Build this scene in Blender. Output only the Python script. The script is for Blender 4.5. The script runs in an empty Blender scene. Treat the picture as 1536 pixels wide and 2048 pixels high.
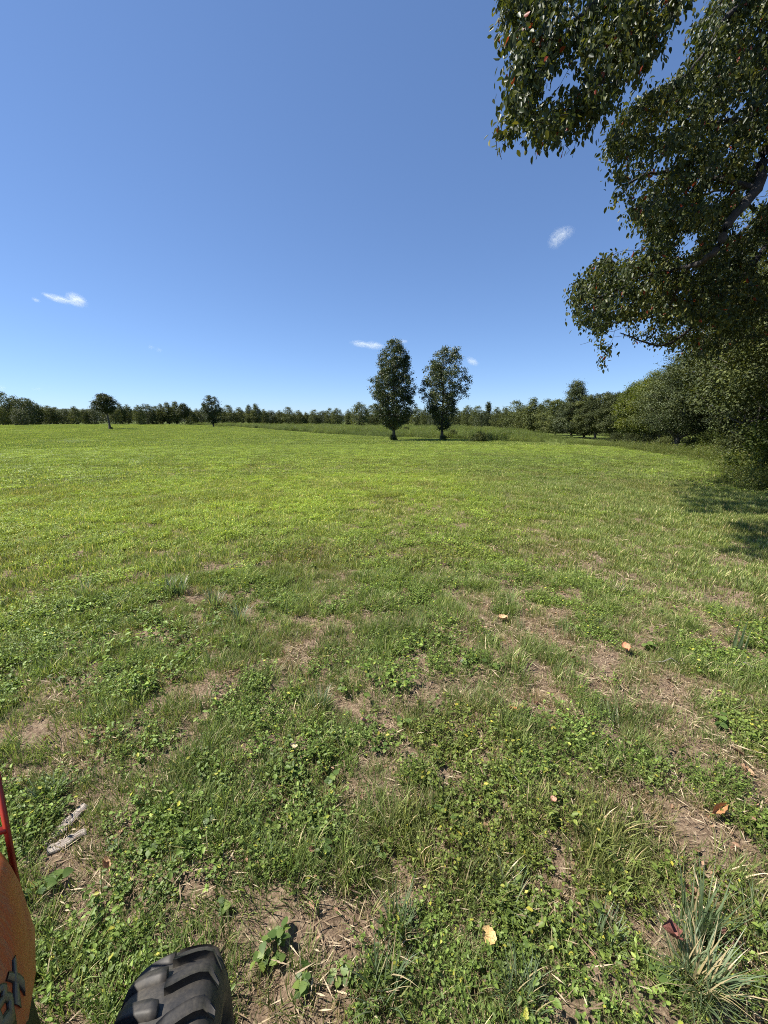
import bpy, math, random
import numpy as np
from math import radians, sin, cos, tan, atan, pi
from mathutils import Vector, Matrix

sc = bpy.context.scene
random.seed(7)
R = np.random.default_rng(11)

# ------------------------------------------------------------------ camera, sky, sun, exposure
F, W, H = 769.0, 1536, 2048
CAMZ = 1.75
PITCH = atan((1024 - 840) / F)
cam_d = bpy.data.cameras.new('camera')
cam_d.sensor_fit = 'VERTICAL'
cam_d.sensor_height = 36.0
cam_d.lens = F / H * 36.0
cam_d.clip_start = 0.03
cam_d.clip_end = 9000
cam = bpy.data.objects.new('camera', cam_d)
sc.collection.objects.link(cam)
cam.location = (0, 0, CAMZ)
cam.rotation_euler = (radians(90) - PITCH, 0, 0)
sc.camera = cam

SUN_EL = radians(55.5)
SUN_AZ = radians(4)          # ahead of straight left
sun_vec = Vector((-cos(SUN_AZ) * cos(SUN_EL), sin(SUN_AZ) * cos(SUN_EL), sin(SUN_EL)))
world = bpy.data.worlds.new('World')
sc.world = world
world.use_nodes = True
wn = world.node_tree
bg = wn.nodes['Background']
sky = wn.nodes.new('ShaderNodeTexSky')
sky.sky_type = 'NISHITA'
sky.sun_disc = False
sky.sun_elevation = SUN_EL
# Nishita: rotation 0 has the sun towards +Y, growing clockwise seen from above
sky.sun_rotation = math.atan2(sun_vec.x, sun_vec.y)
sky.altitude = 200
sky.air_density = 0.78
sky.dust_density = 0.1
sky.ozone_density = 3.6
gam = wn.nodes.new('ShaderNodeGamma'); gam.inputs['Gamma'].default_value = 0.74
tin = wn.nodes.new('ShaderNodeMix'); tin.data_type = 'RGBA'; tin.blend_type = 'MULTIPLY'; tin.inputs['Factor'].default_value = 1
tin.inputs['B'].default_value = (0.78, 0.96, 1.24, 1)
wn.links.new(sky.outputs[0], gam.inputs[0]); wn.links.new(gam.outputs[0], tin.inputs['A'])
wn.links.new(tin.outputs['Result'], bg.inputs['Color'])
bg.inputs['Strength'].default_value = 0.093

sun_d = bpy.data.lights.new('sun', 'SUN')
sun_d.energy = 4.8
sun_d.angle = radians(0.55)
sun_d.color = (1.0, 0.95, 0.87)
sun = bpy.data.objects.new('sun', sun_d)
sc.collection.objects.link(sun)
sun.rotation_euler = sun_vec.to_track_quat('Z', 'Y').to_euler()

sc.view_settings.view_transform = 'Standard'
sc.view_settings.look = 'None'
sc.view_settings.gamma = 1
sc.view_settings.use_curve_mapping = False
sc.view_settings.exposure = 1.15
sc.cycles.max_bounces = 12
sc.cycles.diffuse_bounces = 3
sc.cycles.transmission_bounces = 4
sc.cycles.volume_bounces = 10
sc.cycles.use_denoising = False
sc.cycles.filter_width = 1.0

# ------------------------------------------------------------------ small maths
def hash2(ix, iy, seed):
    n = (ix.astype(np.int64) * 374761393 + iy.astype(np.int64) * 668265263 + seed * 1442695041) & 0x7fffffff
    n = ((n ^ (n >> 13)) * 1274126177) & 0x7fffffff
    n = (n ^ (n >> 16)) & 0xffff
    return n / 65535.0

def vnoise(x, y, seed=0):
    x = np.asarray(x, float); y = np.asarray(y, float)
    ix, iy = np.floor(x), np.floor(y)
    fx, fy = x - ix, y - iy
    fx = fx * fx * (3 - 2 * fx); fy = fy * fy * (3 - 2 * fy)
    ix = ix.astype(int); iy = iy.astype(int)
    a = hash2(ix, iy, seed); b = hash2(ix + 1, iy, seed)
    c = hash2(ix, iy + 1, seed); d = hash2(ix + 1, iy + 1, seed)
    return (a * (1 - fx) + b * fx) * (1 - fy) + (c * (1 - fx) + d * fx) * fy

def fbm(x, y, seed=0, octaves=4):
    s, a, t = 0, 1, 0
    for o in range(octaves):
        s = s + a * vnoise(np.asarray(x) * 2 ** o + 17.3 * o, np.asarray(y) * 2 ** o - 9.1 * o, seed + o)
        t += a; a *= 0.55
    return s / t

def ss(t):
    t = np.clip(t, 0, 1)
    return t * t * (3 - 2 * t)

def ground_z(x, y):
    x = np.asarray(x, float); y = np.asarray(y, float)
    r = np.hypot(x, y)
    z = -0.9 * ss((y - 8) / 40) + 1.1 * ss((-x - 15) / 90) * ss((y - 20) / 100)
    z = z + (fbm(x / 9, y / 9, 3, 3) - 0.5) * 0.22 * ss((r - 3) / 12) * (1 - ss((r - 90) / 150))
    z = z + (fbm(x / 0.38, y / 0.38, 5, 4) - 0.5) * 0.115 * (1 - ss((r - 7) / 10))
    return z

def gz(x, y):
    return float(ground_z(x, y))

def ray(px, py):
    u = (px - 768) / F; v = (1024 - py) / F
    return np.array([u, cos(PITCH) + v * sin(PITCH), -sin(PITCH) + v * cos(PITCH)])

def at_depth(px, py, z):
    """point at distance z along the camera axis"""
    return np.array([0, 0, CAMZ]) + ray(px, py) * z

def on_ground(px, py):
    d = ray(px, py)
    lo, t = 0.1, 0.1
    while t < 600:
        p = d * t
        if CAMZ + p[2] < gz(p[0], p[1]):
            break
        lo = t; t *= 1.03
    hi = t
    for _ in range(24):
        m = (lo + hi) / 2; p = d * m
        if CAMZ + p[2] < gz(p[0], p[1]): hi = m
        else: lo = m
    p = d * hi
    return np.array([p[0], p[1], gz(p[0], p[1])])

def ahead(px, y, top=None):
    """ground point in picture column px at y metres ahead; and the height that reaches picture row top"""
    x = 0.0
    for _ in range(6):
        z = gz(x, y)
        zc = y * cos(PITCH) + (CAMZ - z) * sin(PITCH)
        x = (px - 768) / F * zc
    z = gz(x, y)
    if top is None:
        return x, y, z
    h = CAMZ + y * tan(atan((1024 - top) / F) - PITCH) - z
    return x, y, z, h

def unit(v):
    return v / np.maximum(np.linalg.norm(v, axis=-1, keepdims=True), 1e-9)

# ------------------------------------------------------------------ mesh helpers
class MB:
    """collects vertices, faces of 3 or 4 corners, and a per vertex random number"""
    def __init__(self):
        self.v, self.f3, self.f4, self.a = [], [], [], []
        self.n = 0
    def add(self, v, f, a=0.5):
        v = np.asarray(v, float).reshape(-1, 3); f = np.asarray(f, int)
        self.v.append(v)
        (self.f3 if f.shape[1] == 3 else self.f4).append(f + self.n)
        self.a.append(np.broadcast_to(np.asarray(a, float), (len(v),)))
        self.n += len(v)
        return self
    def mesh(self, name, mats, smooth=False):
        me = bpy.data.meshes.new(name)
        v = np.concatenate(self.v)
        idx, tot = [], []
        if self.f3:
            f = np.concatenate(self.f3); idx.append(f.ravel()); tot.append(np.full(len(f), 3))
        if self.f4:
            f = np.concatenate(self.f4); idx.append(f.ravel()); tot.append(np.full(len(f), 4))
        idx = np.concatenate(idx); tot = np.concatenate(tot)
        me.vertices.add(len(v)); me.vertices.foreach_set('co', v.ravel())
        me.loops.add(len(idx)); me.loops.foreach_set('vertex_index', idx.astype(np.int32))
        me.polygons.add(len(tot))
        me.polygons.foreach_set('loop_start', np.concatenate([[0], np.cumsum(tot)[:-1]]).astype(np.int32))
        me.polygons.foreach_set('loop_total', tot.astype(np.int32))
        if smooth:
            me.polygons.foreach_set('use_smooth', np.ones(len(tot), bool))
        me.update(calc_edges=True)
        at = me.attributes.new('rnd', 'FLOAT', 'POINT')
        at.data.foreach_set('value', np.concatenate(self.a).astype(np.float32))
        for m in (mats if isinstance(mats, (list, tuple)) else [mats]):
            me.materials.append(m)
        return me

def link(name, data, parent=None, loc=None, rot=None, kind=None):
    o = bpy.data.objects.new(name, data)
    sc.collection.objects.link(o)
    if parent is not None: o.parent = parent
    if loc is not None: o.location = [float(c) for c in loc]
    if rot is not None: o.rotation_euler = rot
    if kind: o['kind'] = kind
    return o

def tag(o, label=None, cat=None, group=None, kind=None):
    if label: o['label'] = label
    if cat: o['category'] = cat
    if group: o['group'] = group
    if kind: o['kind'] = kind
    return o

def copy_tree(o, parent=None):
    c = o.copy(); sc.collection.objects.link(c)
    if parent is not None: c.parent = parent
    for ch in list(o.children):
        copy_tree(ch, c)
    return c

def add_leaves(mb, P, D, N, L, Wd, six=False, a=0.5, fold=0.22):
    """P base points, D directions, N normals; two faces per leaf folded at the midrib"""
    n = len(P)
    D = unit(D); S = unit(np.cross(D, N)); U = np.cross(S, D)
    L = np.broadcast_to(np.asarray(L, float), (n,))[:, None]
    Wd = np.broadcast_to(np.asarray(Wd, float), (n,))[:, None]
    a = np.broadcast_to(np.asarray(a, float), (n,))
    if six:
        tip = P + D * L - U * L * 0.12
        l1 = P + D * L * 0.28 + S * Wd * 0.46 + U * Wd * fold
        l2 = P + D * L * 0.66 + S * Wd * 0.40 + U * Wd * fold * 0.7
        r1 = P + D * L * 0.28 - S * Wd * 0.46 + U * Wd * fold
        r2 = P + D * L * 0.66 - S * Wd * 0.40 + U * Wd * fold * 0.7
        V = np.stack([P, l1, l2, tip, r2, r1], 1).reshape(-1, 3)
        b = np.arange(n)[:, None] * 6
        Fc = np.concatenate([b + [0, 3, 2, 1], b + [0, 5, 4, 3]])
        mb.add(V, Fc, np.repeat(a, 6))
    else:
        tip = P + D * L
        l = P + D * L * 0.45 + S * Wd * 0.5 + U * Wd * fold
        r = P + D * L * 0.45 - S * Wd * 0.5 + U * Wd * fold
        V = np.stack([P, l, tip, r], 1).reshape(-1, 3)
        b = np.arange(n)[:, None] * 4
        Fc = np.concatenate([b + [0, 2, 1], b + [0, 3, 2]])
        mb.add(V, Fc, np.repeat(a, 4))

def add_blades(mb, P, az, h, w, lean, a=0.5, segs=3):
    """curved tapering grass blades"""
    n = len(P)
    h = np.broadcast_to(h, (n,)); w = np.broadcast_to(w, (n,)); lean = np.broadcast_to(lean, (n,))
    out = np.stack([np.cos(az), np.sin(az), np.zeros(n)], 1)
    side = np.stack([-np.sin(az), np.cos(az), np.zeros(n)], 1)
    rows = []
    p = P.copy()
    for k in range(segs + 1):
        t = k / segs
        ang = lean * (0.25 + 1.1 * t)
        wk = w * (1 - t ** 1.6) * 0.5
        if k < segs:
            rows += [p - side * wk[:, None], p + side * wk[:, None]]
        else:
            rows += [p]
        step = (h / segs)[:, None]
        p = p + out * np.sin(ang)[:, None] * step + np.array([0, 0, 1]) * np.cos(ang)[:, None] * step
    m = len(rows)
    V = np.stack(rows, 1).reshape(-1, 3)
    b = np.arange(n)[:, None] * m
    q = [b + [2 * k, 2 * k + 1, 2 * k + 3, 2 * k + 2] for k in range(segs - 1)]
    t3 = b + [2 * segs - 2, 2 * segs - 1, 2 * segs]
    aa = np.repeat(np.broadcast_to(np.asarray(a, float), (n,)), m)
    if q:
        mb.add(V, np.concatenate(q), aa)
        mb.f3.append(t3 + (mb.n - len(V)))
    else:
        mb.add(V, t3, aa)

def add_tube(mb, pts, rad, sides=6, a=0.5, cap=True):
    pts = np.asarray(pts, float); k = len(pts)
    rad = np.broadcast_to(np.asarray(rad, float), (k,))
    T = np.gradient(pts, axis=0); T = unit(T)
    ref = np.where(np.abs(T[:, 2:3]) > 0.9, np.array([[1., 0, 0]]), np.array([[0., 0, 1]]))
    A = unit(np.cross(T, ref)); B = np.cross(T, A)
    th = np.arange(sides) / sides * 2 * pi
    V = pts[:, None] + rad[:, None, None] * (A[:, None] * np.cos(th)[None, :, None] + B[:, None] * np.sin(th)[None, :, None])
    V = V.reshape(-1, 3)
    i = np.arange(k - 1)[:, None] * sides; j = np.arange(sides)[None]
    jn = (j + 1) % sides
    Q = np.stack([i + j, i + jn, i + sides + jn, i + sides + j], -1).reshape(-1, 4)
    mb.add(V, Q, a)
    if cap:
        c = np.array([[(k - 1) * sides + q, (k - 1) * sides + (q + 1) % sides, k * sides] for q in range(sides)])
        mb.v.append(pts[-1:].copy()); mb.a.append(np.array([0.5])); mb.n += 1
        mb.f3.append(c + mb.n - 1 - k * sides)
    return mb

# ------------------------------------------------------------------ materials
def new_mat(name):
    m = bpy.data.materials.new(name); m.use_nodes = True
    nt = m.node_tree
    for n in list(nt.nodes): nt.nodes.remove(n)
    return m, nt, nt.nodes, nt.links

def ramp(nt, fac, stops, interp='LINEAR'):
    r = nt.nodes.new('ShaderNodeValToRGB')
    r.color_ramp.interpolation = interp
    e = r.color_ramp.elements
    while len(e) > 1: e.remove(e[-1])
    e[0].position = stops[0][0]; e[0].color = (*stops[0][1], 1)
    for p, c in stops[1:]:
        k = e.new(p); k.color = (*c, 1)
    if fac is not None: nt.links.new(fac, r.inputs[0])
    return r.outputs[0]

def noise_node(nt, scale, detail=4, rough=0.6, coord='Object', dist=0.0):
    tc = nt.nodes.new('ShaderNodeTexCoord')
    n = nt.nodes.new('ShaderNodeTexNoise')
    n.inputs['Scale'].default_value = scale
    n.inputs['Detail'].default_value = detail
    n.inputs['Roughness'].default_value = rough
    n.inputs['Distortion'].default_value = dist
    nt.links.new(tc.outputs[coord], n.inputs['Vector'])
    return n

def mix_rgb(nt, fac, a, b, mode='MIX'):
    m = nt.nodes.new('ShaderNodeMix'); m.data_type = 'RGBA'; m.blend_type = mode
    for s, val in ((m.inputs['Factor'], fac), (m.inputs['A'], a), (m.inputs['B'], b)):
        if isinstance(val, bpy.types.NodeSocket): nt.links.new(val, s)
        elif isinstance(val, (int, float)): s.default_value = val
        else: s.default_value = (*val, 1)
    return m.outputs['Result']

def leaf_mat(name, stops, rough=0.5, trans=0.35, spec=0.35, tinted=False, tmul=(1.5, 1.6, 0.6)):
    """colour from the leaf's own random number; light passes through it"""
    m, nt, N, L = new_mat(name)
    at = N.new('ShaderNodeAttribute'); at.attribute_name = 'rnd'
    col = ramp(nt, at.outputs['Fac'], stops)
    if tinted:
        ti = N.new('ShaderNodeAttribute'); ti.attribute_type = 'INSTANCER'; ti.attribute_name = 'tint'
        col = mix_rgb(nt, 1.0, col, ti.outputs['Color'], 'MULTIPLY')
    p = N.new('ShaderNodeBsdfPrincipled')
    L.new(col, p.inputs['Base Color'])
    p.inputs['Roughness'].default_value = rough
    p.inputs['Specular IOR Level'].default_value = spec
    t = N.new('ShaderNodeBsdfTranslucent')
    tc = mix_rgb(nt, 1.0, col, tmul, 'MULTIPLY')
    L.new(tc, t.inputs['Color'])
    mx = N.new('ShaderNodeMixShader'); mx.inputs[0].default_value = trans
    L.new(p.outputs[0], mx.inputs[1]); L.new(t.outputs[0], mx.inputs[2])
    o = N.new('ShaderNodeOutputMaterial'); L.new(mx.outputs[0], o.inputs['Surface'])
    return m

def surf_mat(name, stops, scale=8, rough=0.7, bump=0.3, bscale=None, metallic=0.0, spec=0.4, detail=6, dist=0.0, coord='Object'):
    m, nt, N, L = new_mat(name)
    n = noise_node(nt, scale, detail, 0.65, coord, dist)
    col = ramp(nt, n.outputs['Fac'], stops)
    p = N.new('ShaderNodeBsdfPrincipled')
    L.new(col, p.inputs['Base Color'])
    p.inputs['Roughness'].default_value = rough
    p.inputs['Metallic'].default_value = metallic
    p.inputs['Specular IOR Level'].default_value = spec
    if bump:
        b2 = noise_node(nt, bscale or scale * 3, 5, 0.7, coord)
        b = N.new('ShaderNodeBump'); b.inputs['Strength'].default_value = bump
        b.inputs['Distance'].default_value = 0.02
        L.new(b2.outputs['Fac'], b.inputs['Height']); L.new(b.outputs[0], p.inputs['Normal'])
    o = N.new('ShaderNodeOutputMaterial'); L.new(p.outputs[0], o.inputs['Surface'])
    return m

def S(*c): return c
M = {}
M['bark'] = surf_mat('bark', [(0.25, (0.030, 0.025, 0.020)), (0.55, (0.085, 0.072, 0.058)), (0.8, (0.16, 0.145, 0.125))], 14, 0.9, 0.8, 40)
M['bark_dark'] = surf_mat('dark_bark', [(0.25, (0.014, 0.012, 0.010)), (0.55, (0.035, 0.030, 0.026)), (0.8, (0.07, 0.062, 0.055))], 14, 0.9, 0.8, 40)
M['bark_pale'] = surf_mat('pale_bark', [(0.25, (0.10, 0.09, 0.075)), (0.7, (0.26, 0.24, 0.20))], 12, 0.9, 0.5, 30)
M['gum_leaf'] = leaf_mat('glossy_dark_leaf', [(0, (0.024, 0.036, 0.013)), (0.5, (0.052, 0.068, 0.020)), (0.80, (0.105, 0.114, 0.028)), (0.95, (0.16, 0.15, 0.03)), (0.962, (0.20, 0.045, 0.02)), (1, (0.22, 0.04, 0.02))], 0.44, 0.30, 0.24, tmul=(1.5, 1.4, .6))
M['green_leaf'] = leaf_mat('bright_green_leaf', [(0, (0.030, 0.052, 0.012)), (0.6, (0.066, 0.088, 0.018)), (0.92, (0.12, 0.14, 0.022)), (1, (0.19, 0.15, 0.02))], 0.55, 0.32, 0.22, tmul=(1.5, 1.4, .6))
M['mid_leaf'] = leaf_mat('mid_green_leaf', [(0, (0.036, 0.048, 0.018)), (0.6, (0.092, 0.112, 0.034)), (1, (0.17, 0.185, 0.054))], 0.55, 0.25, 0.18, tmul=(1.5, 1.35, .6))
M['dark_leaf'] = leaf_mat('dark_green_leaf', [(0, (0.021, 0.029, 0.011)), (0.6, (0.052, 0.065, 0.022)), (1, (0.105, 0.117, 0.035))], 0.55, 0.2, 0.16, tmul=(1.5, 1.35, .6))
M['yellow_leaf'] = leaf_mat('yellow_green_leaf', [(0, (0.038, 0.055, 0.010)), (0.6, (0.090, 0.110, 0.016)), (1, (0.18, 0.18, 0.02))], 0.5, 0.35)
M['blue_leaf'] = leaf_mat('grey_green_leaf', [(0, (0.026, 0.037, 0.016)), (0.6, (0.062, 0.080, 0.030)), (1, (0.125, 0.142, 0.050))], 0.5, 0.22, 0.22, tmul=(1.5, 1.35, .6))
M['pair_leaf'] = leaf_mat('sweetgum_leaf', [(0, (0.024, 0.036, 0.014)), (0.6, (0.060, 0.080, 0.026)), (0.9, (0.115, 0.130, 0.038)), (1, (0.18, 0.16, 0.04))], 0.42, 0.2, 0.35, tmul=(1.5, 1.35, .6))
M['weed_leaf'] = leaf_mat('tall_weed_leaf', [(0, (0.075, 0.090, 0.025)), (0.5, (0.125, 0.145, 0.038)), (0.85, (0.18, 0.18, 0.05)), (1, (0.26, 0.20, 0.09))], 0.6, 0.35, 0.3, True)
M['grass'] = leaf_mat('grass_blade', [(0, (0.056, 0.076, 0.024)), (0.5, (0.096, 0.124, 0.036)), (0.85, (0.15, 0.176, 0.052)), (0.93, (0.26, 0.22, 0.11)), (1, (0.38, 0.31, 0.19))], 0.5, 0.36, 0.3, True, (1.35, 1.4, 0.75))
M['fescue'] = leaf_mat('bluish_grass_blade', [(0, (0.080, 0.115, 0.055)), (0.6, (0.14, 0.19, 0.095)), (0.86, (0.21, 0.25, 0.14)), (0.90, (0.32, 0.26, 0.13)), (1, (0.42, 0.34, 0.20))], 0.42, 0.30, 0.45)
M['broad'] = leaf_mat('broad_weed_leaf', [(0, (0.058, 0.080, 0.018)), (0.6, (0.098, 0.135, 0.030)), (0.94, (0.155, 0.195, 0.045)), (1, (0.28, 0.25, 0.04))], 0.5, 0.36, 0.3, True, (1.35, 1.4, 0.7))
M['broad_plain'] = leaf_mat('broad_plant_leaf', [(0, (0.055, 0.095, 0.020)), (0.6, (0.105, 0.165, 0.040)), (1, (0.17, 0.23, 0.05))], 0.5, 0.36, 0.35)
M['straw'] = leaf_mat('dry_straw', [(0, (0.10, 0.065, 0.040)), (0.5, (0.28, 0.20, 0.12)), (1, (0.50, 0.41, 0.27))], 0.7, 0.15, 0.3, False, (1, 1, 1))
M['dead'] = leaf_mat('dead_leaf', [(0, (0.09, 0.045, 0.028)), (0.5, (0.20, 0.11, 0.065)), (1, (0.36, 0.23, 0.14))], 0.7, 0.15, 0.3, False, (1, 0.8, 0.6))

def ground_material():
    m, nt, N, L = new_mat('field_soil')
    tc = N.new('ShaderNodeTexCoord')
    # straw, crumbs and soil close by, turf colour far out
    n1 = noise_node(nt, 3.2, 8, 0.72)
    n2 = noise_node(nt, 60, 6, 0.7)
    n3 = noise_node(nt, 0.09, 6, 0.6)
    n4 = noise_node(nt, 0.8, 6, 0.7)
    soil = ramp(nt, n2.outputs['Fac'], [(0.28, (0.035, 0.024, 0.016)), (0.45, (0.13, 0.088, 0.058)), (0.60, (0.28, 0.21, 0.14)), (0.75, (0.46, 0.38, 0.27))])
    soil2 = mix_rgb(nt, ramp(nt, n1.outputs['Fac'], [(0.35, (0, 0, 0)), (0.65, (1, 1, 1))]), soil, (0.20, 0.145, 0.10), 'MIX')
    soil3 = mix_rgb(nt, 0.45, soil, soil2)
    turf = ramp(nt, n3.outputs['Fac'], [(0.3, (0.060, 0.085, 0.018)), (0.5, (0.085, 0.115, 0.024)), (0.7, (0.12, 0.14, 0.035))])
    turf2 = mix_rgb(nt, 0.5, turf, ramp(nt, n4.outputs['Fac'], [(0.3, (0.05, 0.07, 0.018)), (0.7, (0.13, 0.155, 0.035))]))
    ln = N.new('ShaderNodeVectorMath'); ln.operation = 'LENGTH'
    L.new(tc.outputs['Object'], ln.inputs[0])
    mr = N.new('ShaderNodeMapRange'); mr.inputs['From Min'].default_value = 5; mr.inputs['From Max'].default_value = 22
    L.new(ln.outputs['Value'], mr.inputs['Value'])
    col = mix_rgb(nt, mr.outputs[0], soil3, turf2)
    p = N.new('ShaderNodeBsdfPrincipled'); p.inputs['Roughness'].default_value = 0.95
    p.inputs['Specular IOR Level'].default_value = 0.1
    L.new(col, p.inputs['Base Color'])
    b = N.new('ShaderNodeBump'); b.inputs['Strength'].default_value = 0.9; b.inputs['Distance'].default_value = 0.02
    L.new(n2.outputs['Fac'], b.inputs['Height']); L.new(b.outputs[0], p.inputs['Normal'])
    o = N.new('ShaderNodeOutputMaterial'); L.new(p.outputs[0], o.inputs['Surface'])
    return m

# ------------------------------------------------------------------ ground
def build_ground():
    na, nr = 420, 400
    rad = 0.25 * (4500 / 0.25) ** (np.arange(nr) / (nr - 1))
    th = np.arange(na) / na * 2 * pi
    X = rad[:, None] * np.cos(th); Y = rad[:, None] * np.sin(th)
    Z = ground_z(X, Y)
    V = np.stack([X, Y, Z], -1).reshape(-1, 3)
    i = np.arange(nr - 1)[:, None] * na; j = np.arange(na)[None]; jn = (j + 1) % na
    Q = np.stack([i + j, i + na + j, i + na + jn, i + jn], -1).reshape(-1, 4)
    mb = MB().add(V, Q)
    c = np.array([[q, (q + 1) % na, nr * na] for q in range(na)])
    mb.v.append(np.array([[0, 0, gz(0, 0)]])); mb.a.append(np.array([.5])); mb.n += 1
    mb.f3.append(c)
    o = link('ground', mb.mesh('ground', ground_material(), True), kind='structure')
build_ground()

def build_hills():
    # a low wooded ridge far behind the left part of the treeline
    mb = MB()
    n, m = 260, 14
    ang = np.linspace(-52, 40, n) * pi / 180
    base = 640
    prof = 9 + 8 * np.exp(-((ang + 0.66) / 0.11) ** 2) + 5 * np.exp(-((ang + 0.35) / 0.2) ** 2) + 5 * (fbm(ang * 9, ang * 0, 8) - .5)
    rows = []
    for k in range(m):
        t = k / (m - 1)
        r = base - 90 + 180 * t
        h = prof * np.sin(t * pi) ** 0.7 + (fbm(ang * 120, np.full(n, k * 1.0), 4, 3) - .5) * 5 * sin(t * pi)
        rows.append(np.stack([r * np.sin(ang), r * np.cos(ang), h - 1.5], 1))
    V = np.concatenate(rows)
    i = np.arange(m - 1)[:, None] * n; j = np.arange(n - 1)[None]
    Q = np.stack([i + j, i + j + 1, i + n + j + 1, i + n + j], -1).reshape(-1, 4)
    mb.add(V, Q)
    mat = surf_mat('wooded_hill', [(0.3, (0.020, 0.032, 0.022)), (0.7, (0.04, 0.055, 0.032))], 0.2, 0.9, 0)
    link('hills', mb.mesh('hills', mat), kind='structure')
build_hills()

# ------------------------------------------------------------------ trees
def crown_points(n, prof, rng, shell=0.5, lump=0.22, gap=0.0, seed=0):
    """cluster centres in a unit crown: z 0..1, radius prof(z); mostly near its uneven surface"""
    z = rng.random(n * 3); th = rng.random(n * 3) * 2 * pi
    u = rng.random(n * 3)
    rr = prof(z)
    keep = rng.random(n * 3) < rr / max(rr.max(), 1e-6)
    z, th, u, rr = z[keep], th[keep], u[keep], rr[keep]
    rad = rr * (u ** shell)
    rad = rad * (1 + lump * (fbm(th * 1.6 + seed, z * 6, 31 + seed, 3) - 0.5) * 2.2)
    if gap:
        g = fbm(th * 2.2 + 5, z * 9 + seed, 77 + seed, 2)
        k = (g > gap) | (rng.random(len(z)) < 0.25)
        z, th, rad = z[k], th[k], rad[k]
    z = z + lump * 0.28 * (fbm(th * 2.4 + seed * 3, z * 1.5, 15 + seed, 2) - 0.5) * (z > 0.3)
    P = np.stack([rad * np.cos(th), rad * np.sin(th), z], 1)
    return P[:n]

def make_tree_meshes(name, h, w, zb, prof, leafm, barkm, ncl, nlf, lsize, seed, rc=0.35, gap=0.0, limbs=26, trunk_r=0.16,
                     shell=0.45, lump=0.22, up=0.5, bend=0.02, flat=0.7, shape=0.6, droop=-0.35):
    rng = np.random.default_rng(seed)
    cl = crown_points(ncl, prof, rng, shell, lump, gap, seed)
    C = cl.copy()
    C[:, 0] *= w / 2; C[:, 1] *= w / 2; C[:, 2] = zb + cl[:, 2] * (h - zb)
    # leaves
    mb = MB()
    n = len(C) * nlf
    ci = np.repeat(np.arange(len(C)), nlf)
    off = rng.normal(size=(n, 3)) * rc * 0.55
    off[:, 2] *= flat
    P = C[ci] + off
    axis = np.stack([np.zeros(n), np.zeros(n), np.full(n, zb + (h - zb) * 0.35)], 1)
    outw = unit(P - axis)
    N = unit(unit(off) * 1.0 + outw * 0.5 + np.array([0, 0, up]) + rng.normal(size=(n, 3)) * 0.45)
    D = unit(rng.normal(size=(n, 3)) + outw * 0.6 + np.array([0, 0, droop]))
    s = lsize * (0.65 + 0.7 * rng.random(n))
    clr = rng.random(len(C))
    a = np.clip(0.6 * clr[ci] + 0.4 * rng.random(n), 0, 1)
    add_leaves(mb, P, D, N, s, s * shape, False, a)
    crown = mb.mesh(name + '_crown', leafm)
    # trunk and limbs
    tb = MB()
    k = 12
    t = np.linspace(0, 1, k)
    bx = np.cumsum(rng.normal(size=k)) * bend * h * 0.3; by = np.cumsum(rng.normal(size=k)) * bend * h * 0.3
    bx -= bx[0]; by -= by[0]
    path = np.stack([bx, by, t * h * 0.93 - 0.08], 1)
    rad = trunk_r * (1 - t * 0.88) * (1 + 0.5 * np.exp(-t * 22))
    add_tube(tb, path, rad, 9)
    if limbs:
        sel = rng.choice(len(C), min(limbs, len(C)), replace=False)
        for q in sel:
            e = C[q]
            zs = max(zb * 0.75, e[2] - np.hypot(e[0], e[1]) * (0.5 + 0.5 * rng.random()))
            kk = min(zs / (h * 0.93), 0.92)
            s0 = np.array([np.interp(kk, t, bx), np.interp(kk, t, by), zs])
            mid = (s0 + e) / 2 + np.array([0, 0, -0.06 * h * rng.random()]) + rng.normal(size=3) * 0.03 * w
            tt = np.linspace(0, 1, 6)[:, None]
            pl = s0 * (1 - tt) ** 2 + 2 * mid * tt * (1 - tt) + e * tt ** 2
            add_tube(tb, pl, np.linspace(trunk_r * 0.32 * (1 - kk * 0.6), 0.012, 6), 4)
    trunk = tb.mesh(name + '_trunk', barkm, True)
    return trunk, crown

def tree_obj(name, meshes, x, y, z, rz=0, s=1.0, sxy=None):
    e = link(name, None, loc=(x, y, z), rot=(0, 0, rz))
    e.scale = (sxy or s, sxy or s, s)
    link('trunk', meshes[0], e); link('crown', meshes[1], e)
    return e

def P_round(z): return np.sqrt(np.clip(1 - ((z - 0.5) / 0.52) ** 2, 0, 1)) ** 0.9
def P_dome(z): return np.clip(np.sqrt(np.clip(1 - z ** 2.2, 0, 1)) * (0.72 + 0.5 * np.clip(z / 0.3, 0, 1) * 0.56), 0, 1)
def P_cone(z): return np.clip((1 - z) ** 0.75 * np.clip(z / 0.12, 0, 1) ** 0.5, 0.0, 1)
def P_egg(z):
    return np.interp(z, [0, .05, .18, .35, .5, .65, .8, .92, 1], [.22, .45, .82, .96, 1.0, .82, .62, .38, .05])
def P_egg2(z):
    return np.interp(z, [0, .06, .2, .35, .5, .62, .78, .9, 1], [.20, .40, .58, .78, .95, 1.0, .72, .50, .08])
def P_pine(z):
    return np.interp(z, [0, .12, .3, .5, .7, .85, 1], [.25, .55, .95, 1.0, .75, .62, .2])
def P_col(z): return np.interp(z, [0, .1, .5, .8, 1], [.7, .95, 1, .7, .08])

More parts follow.
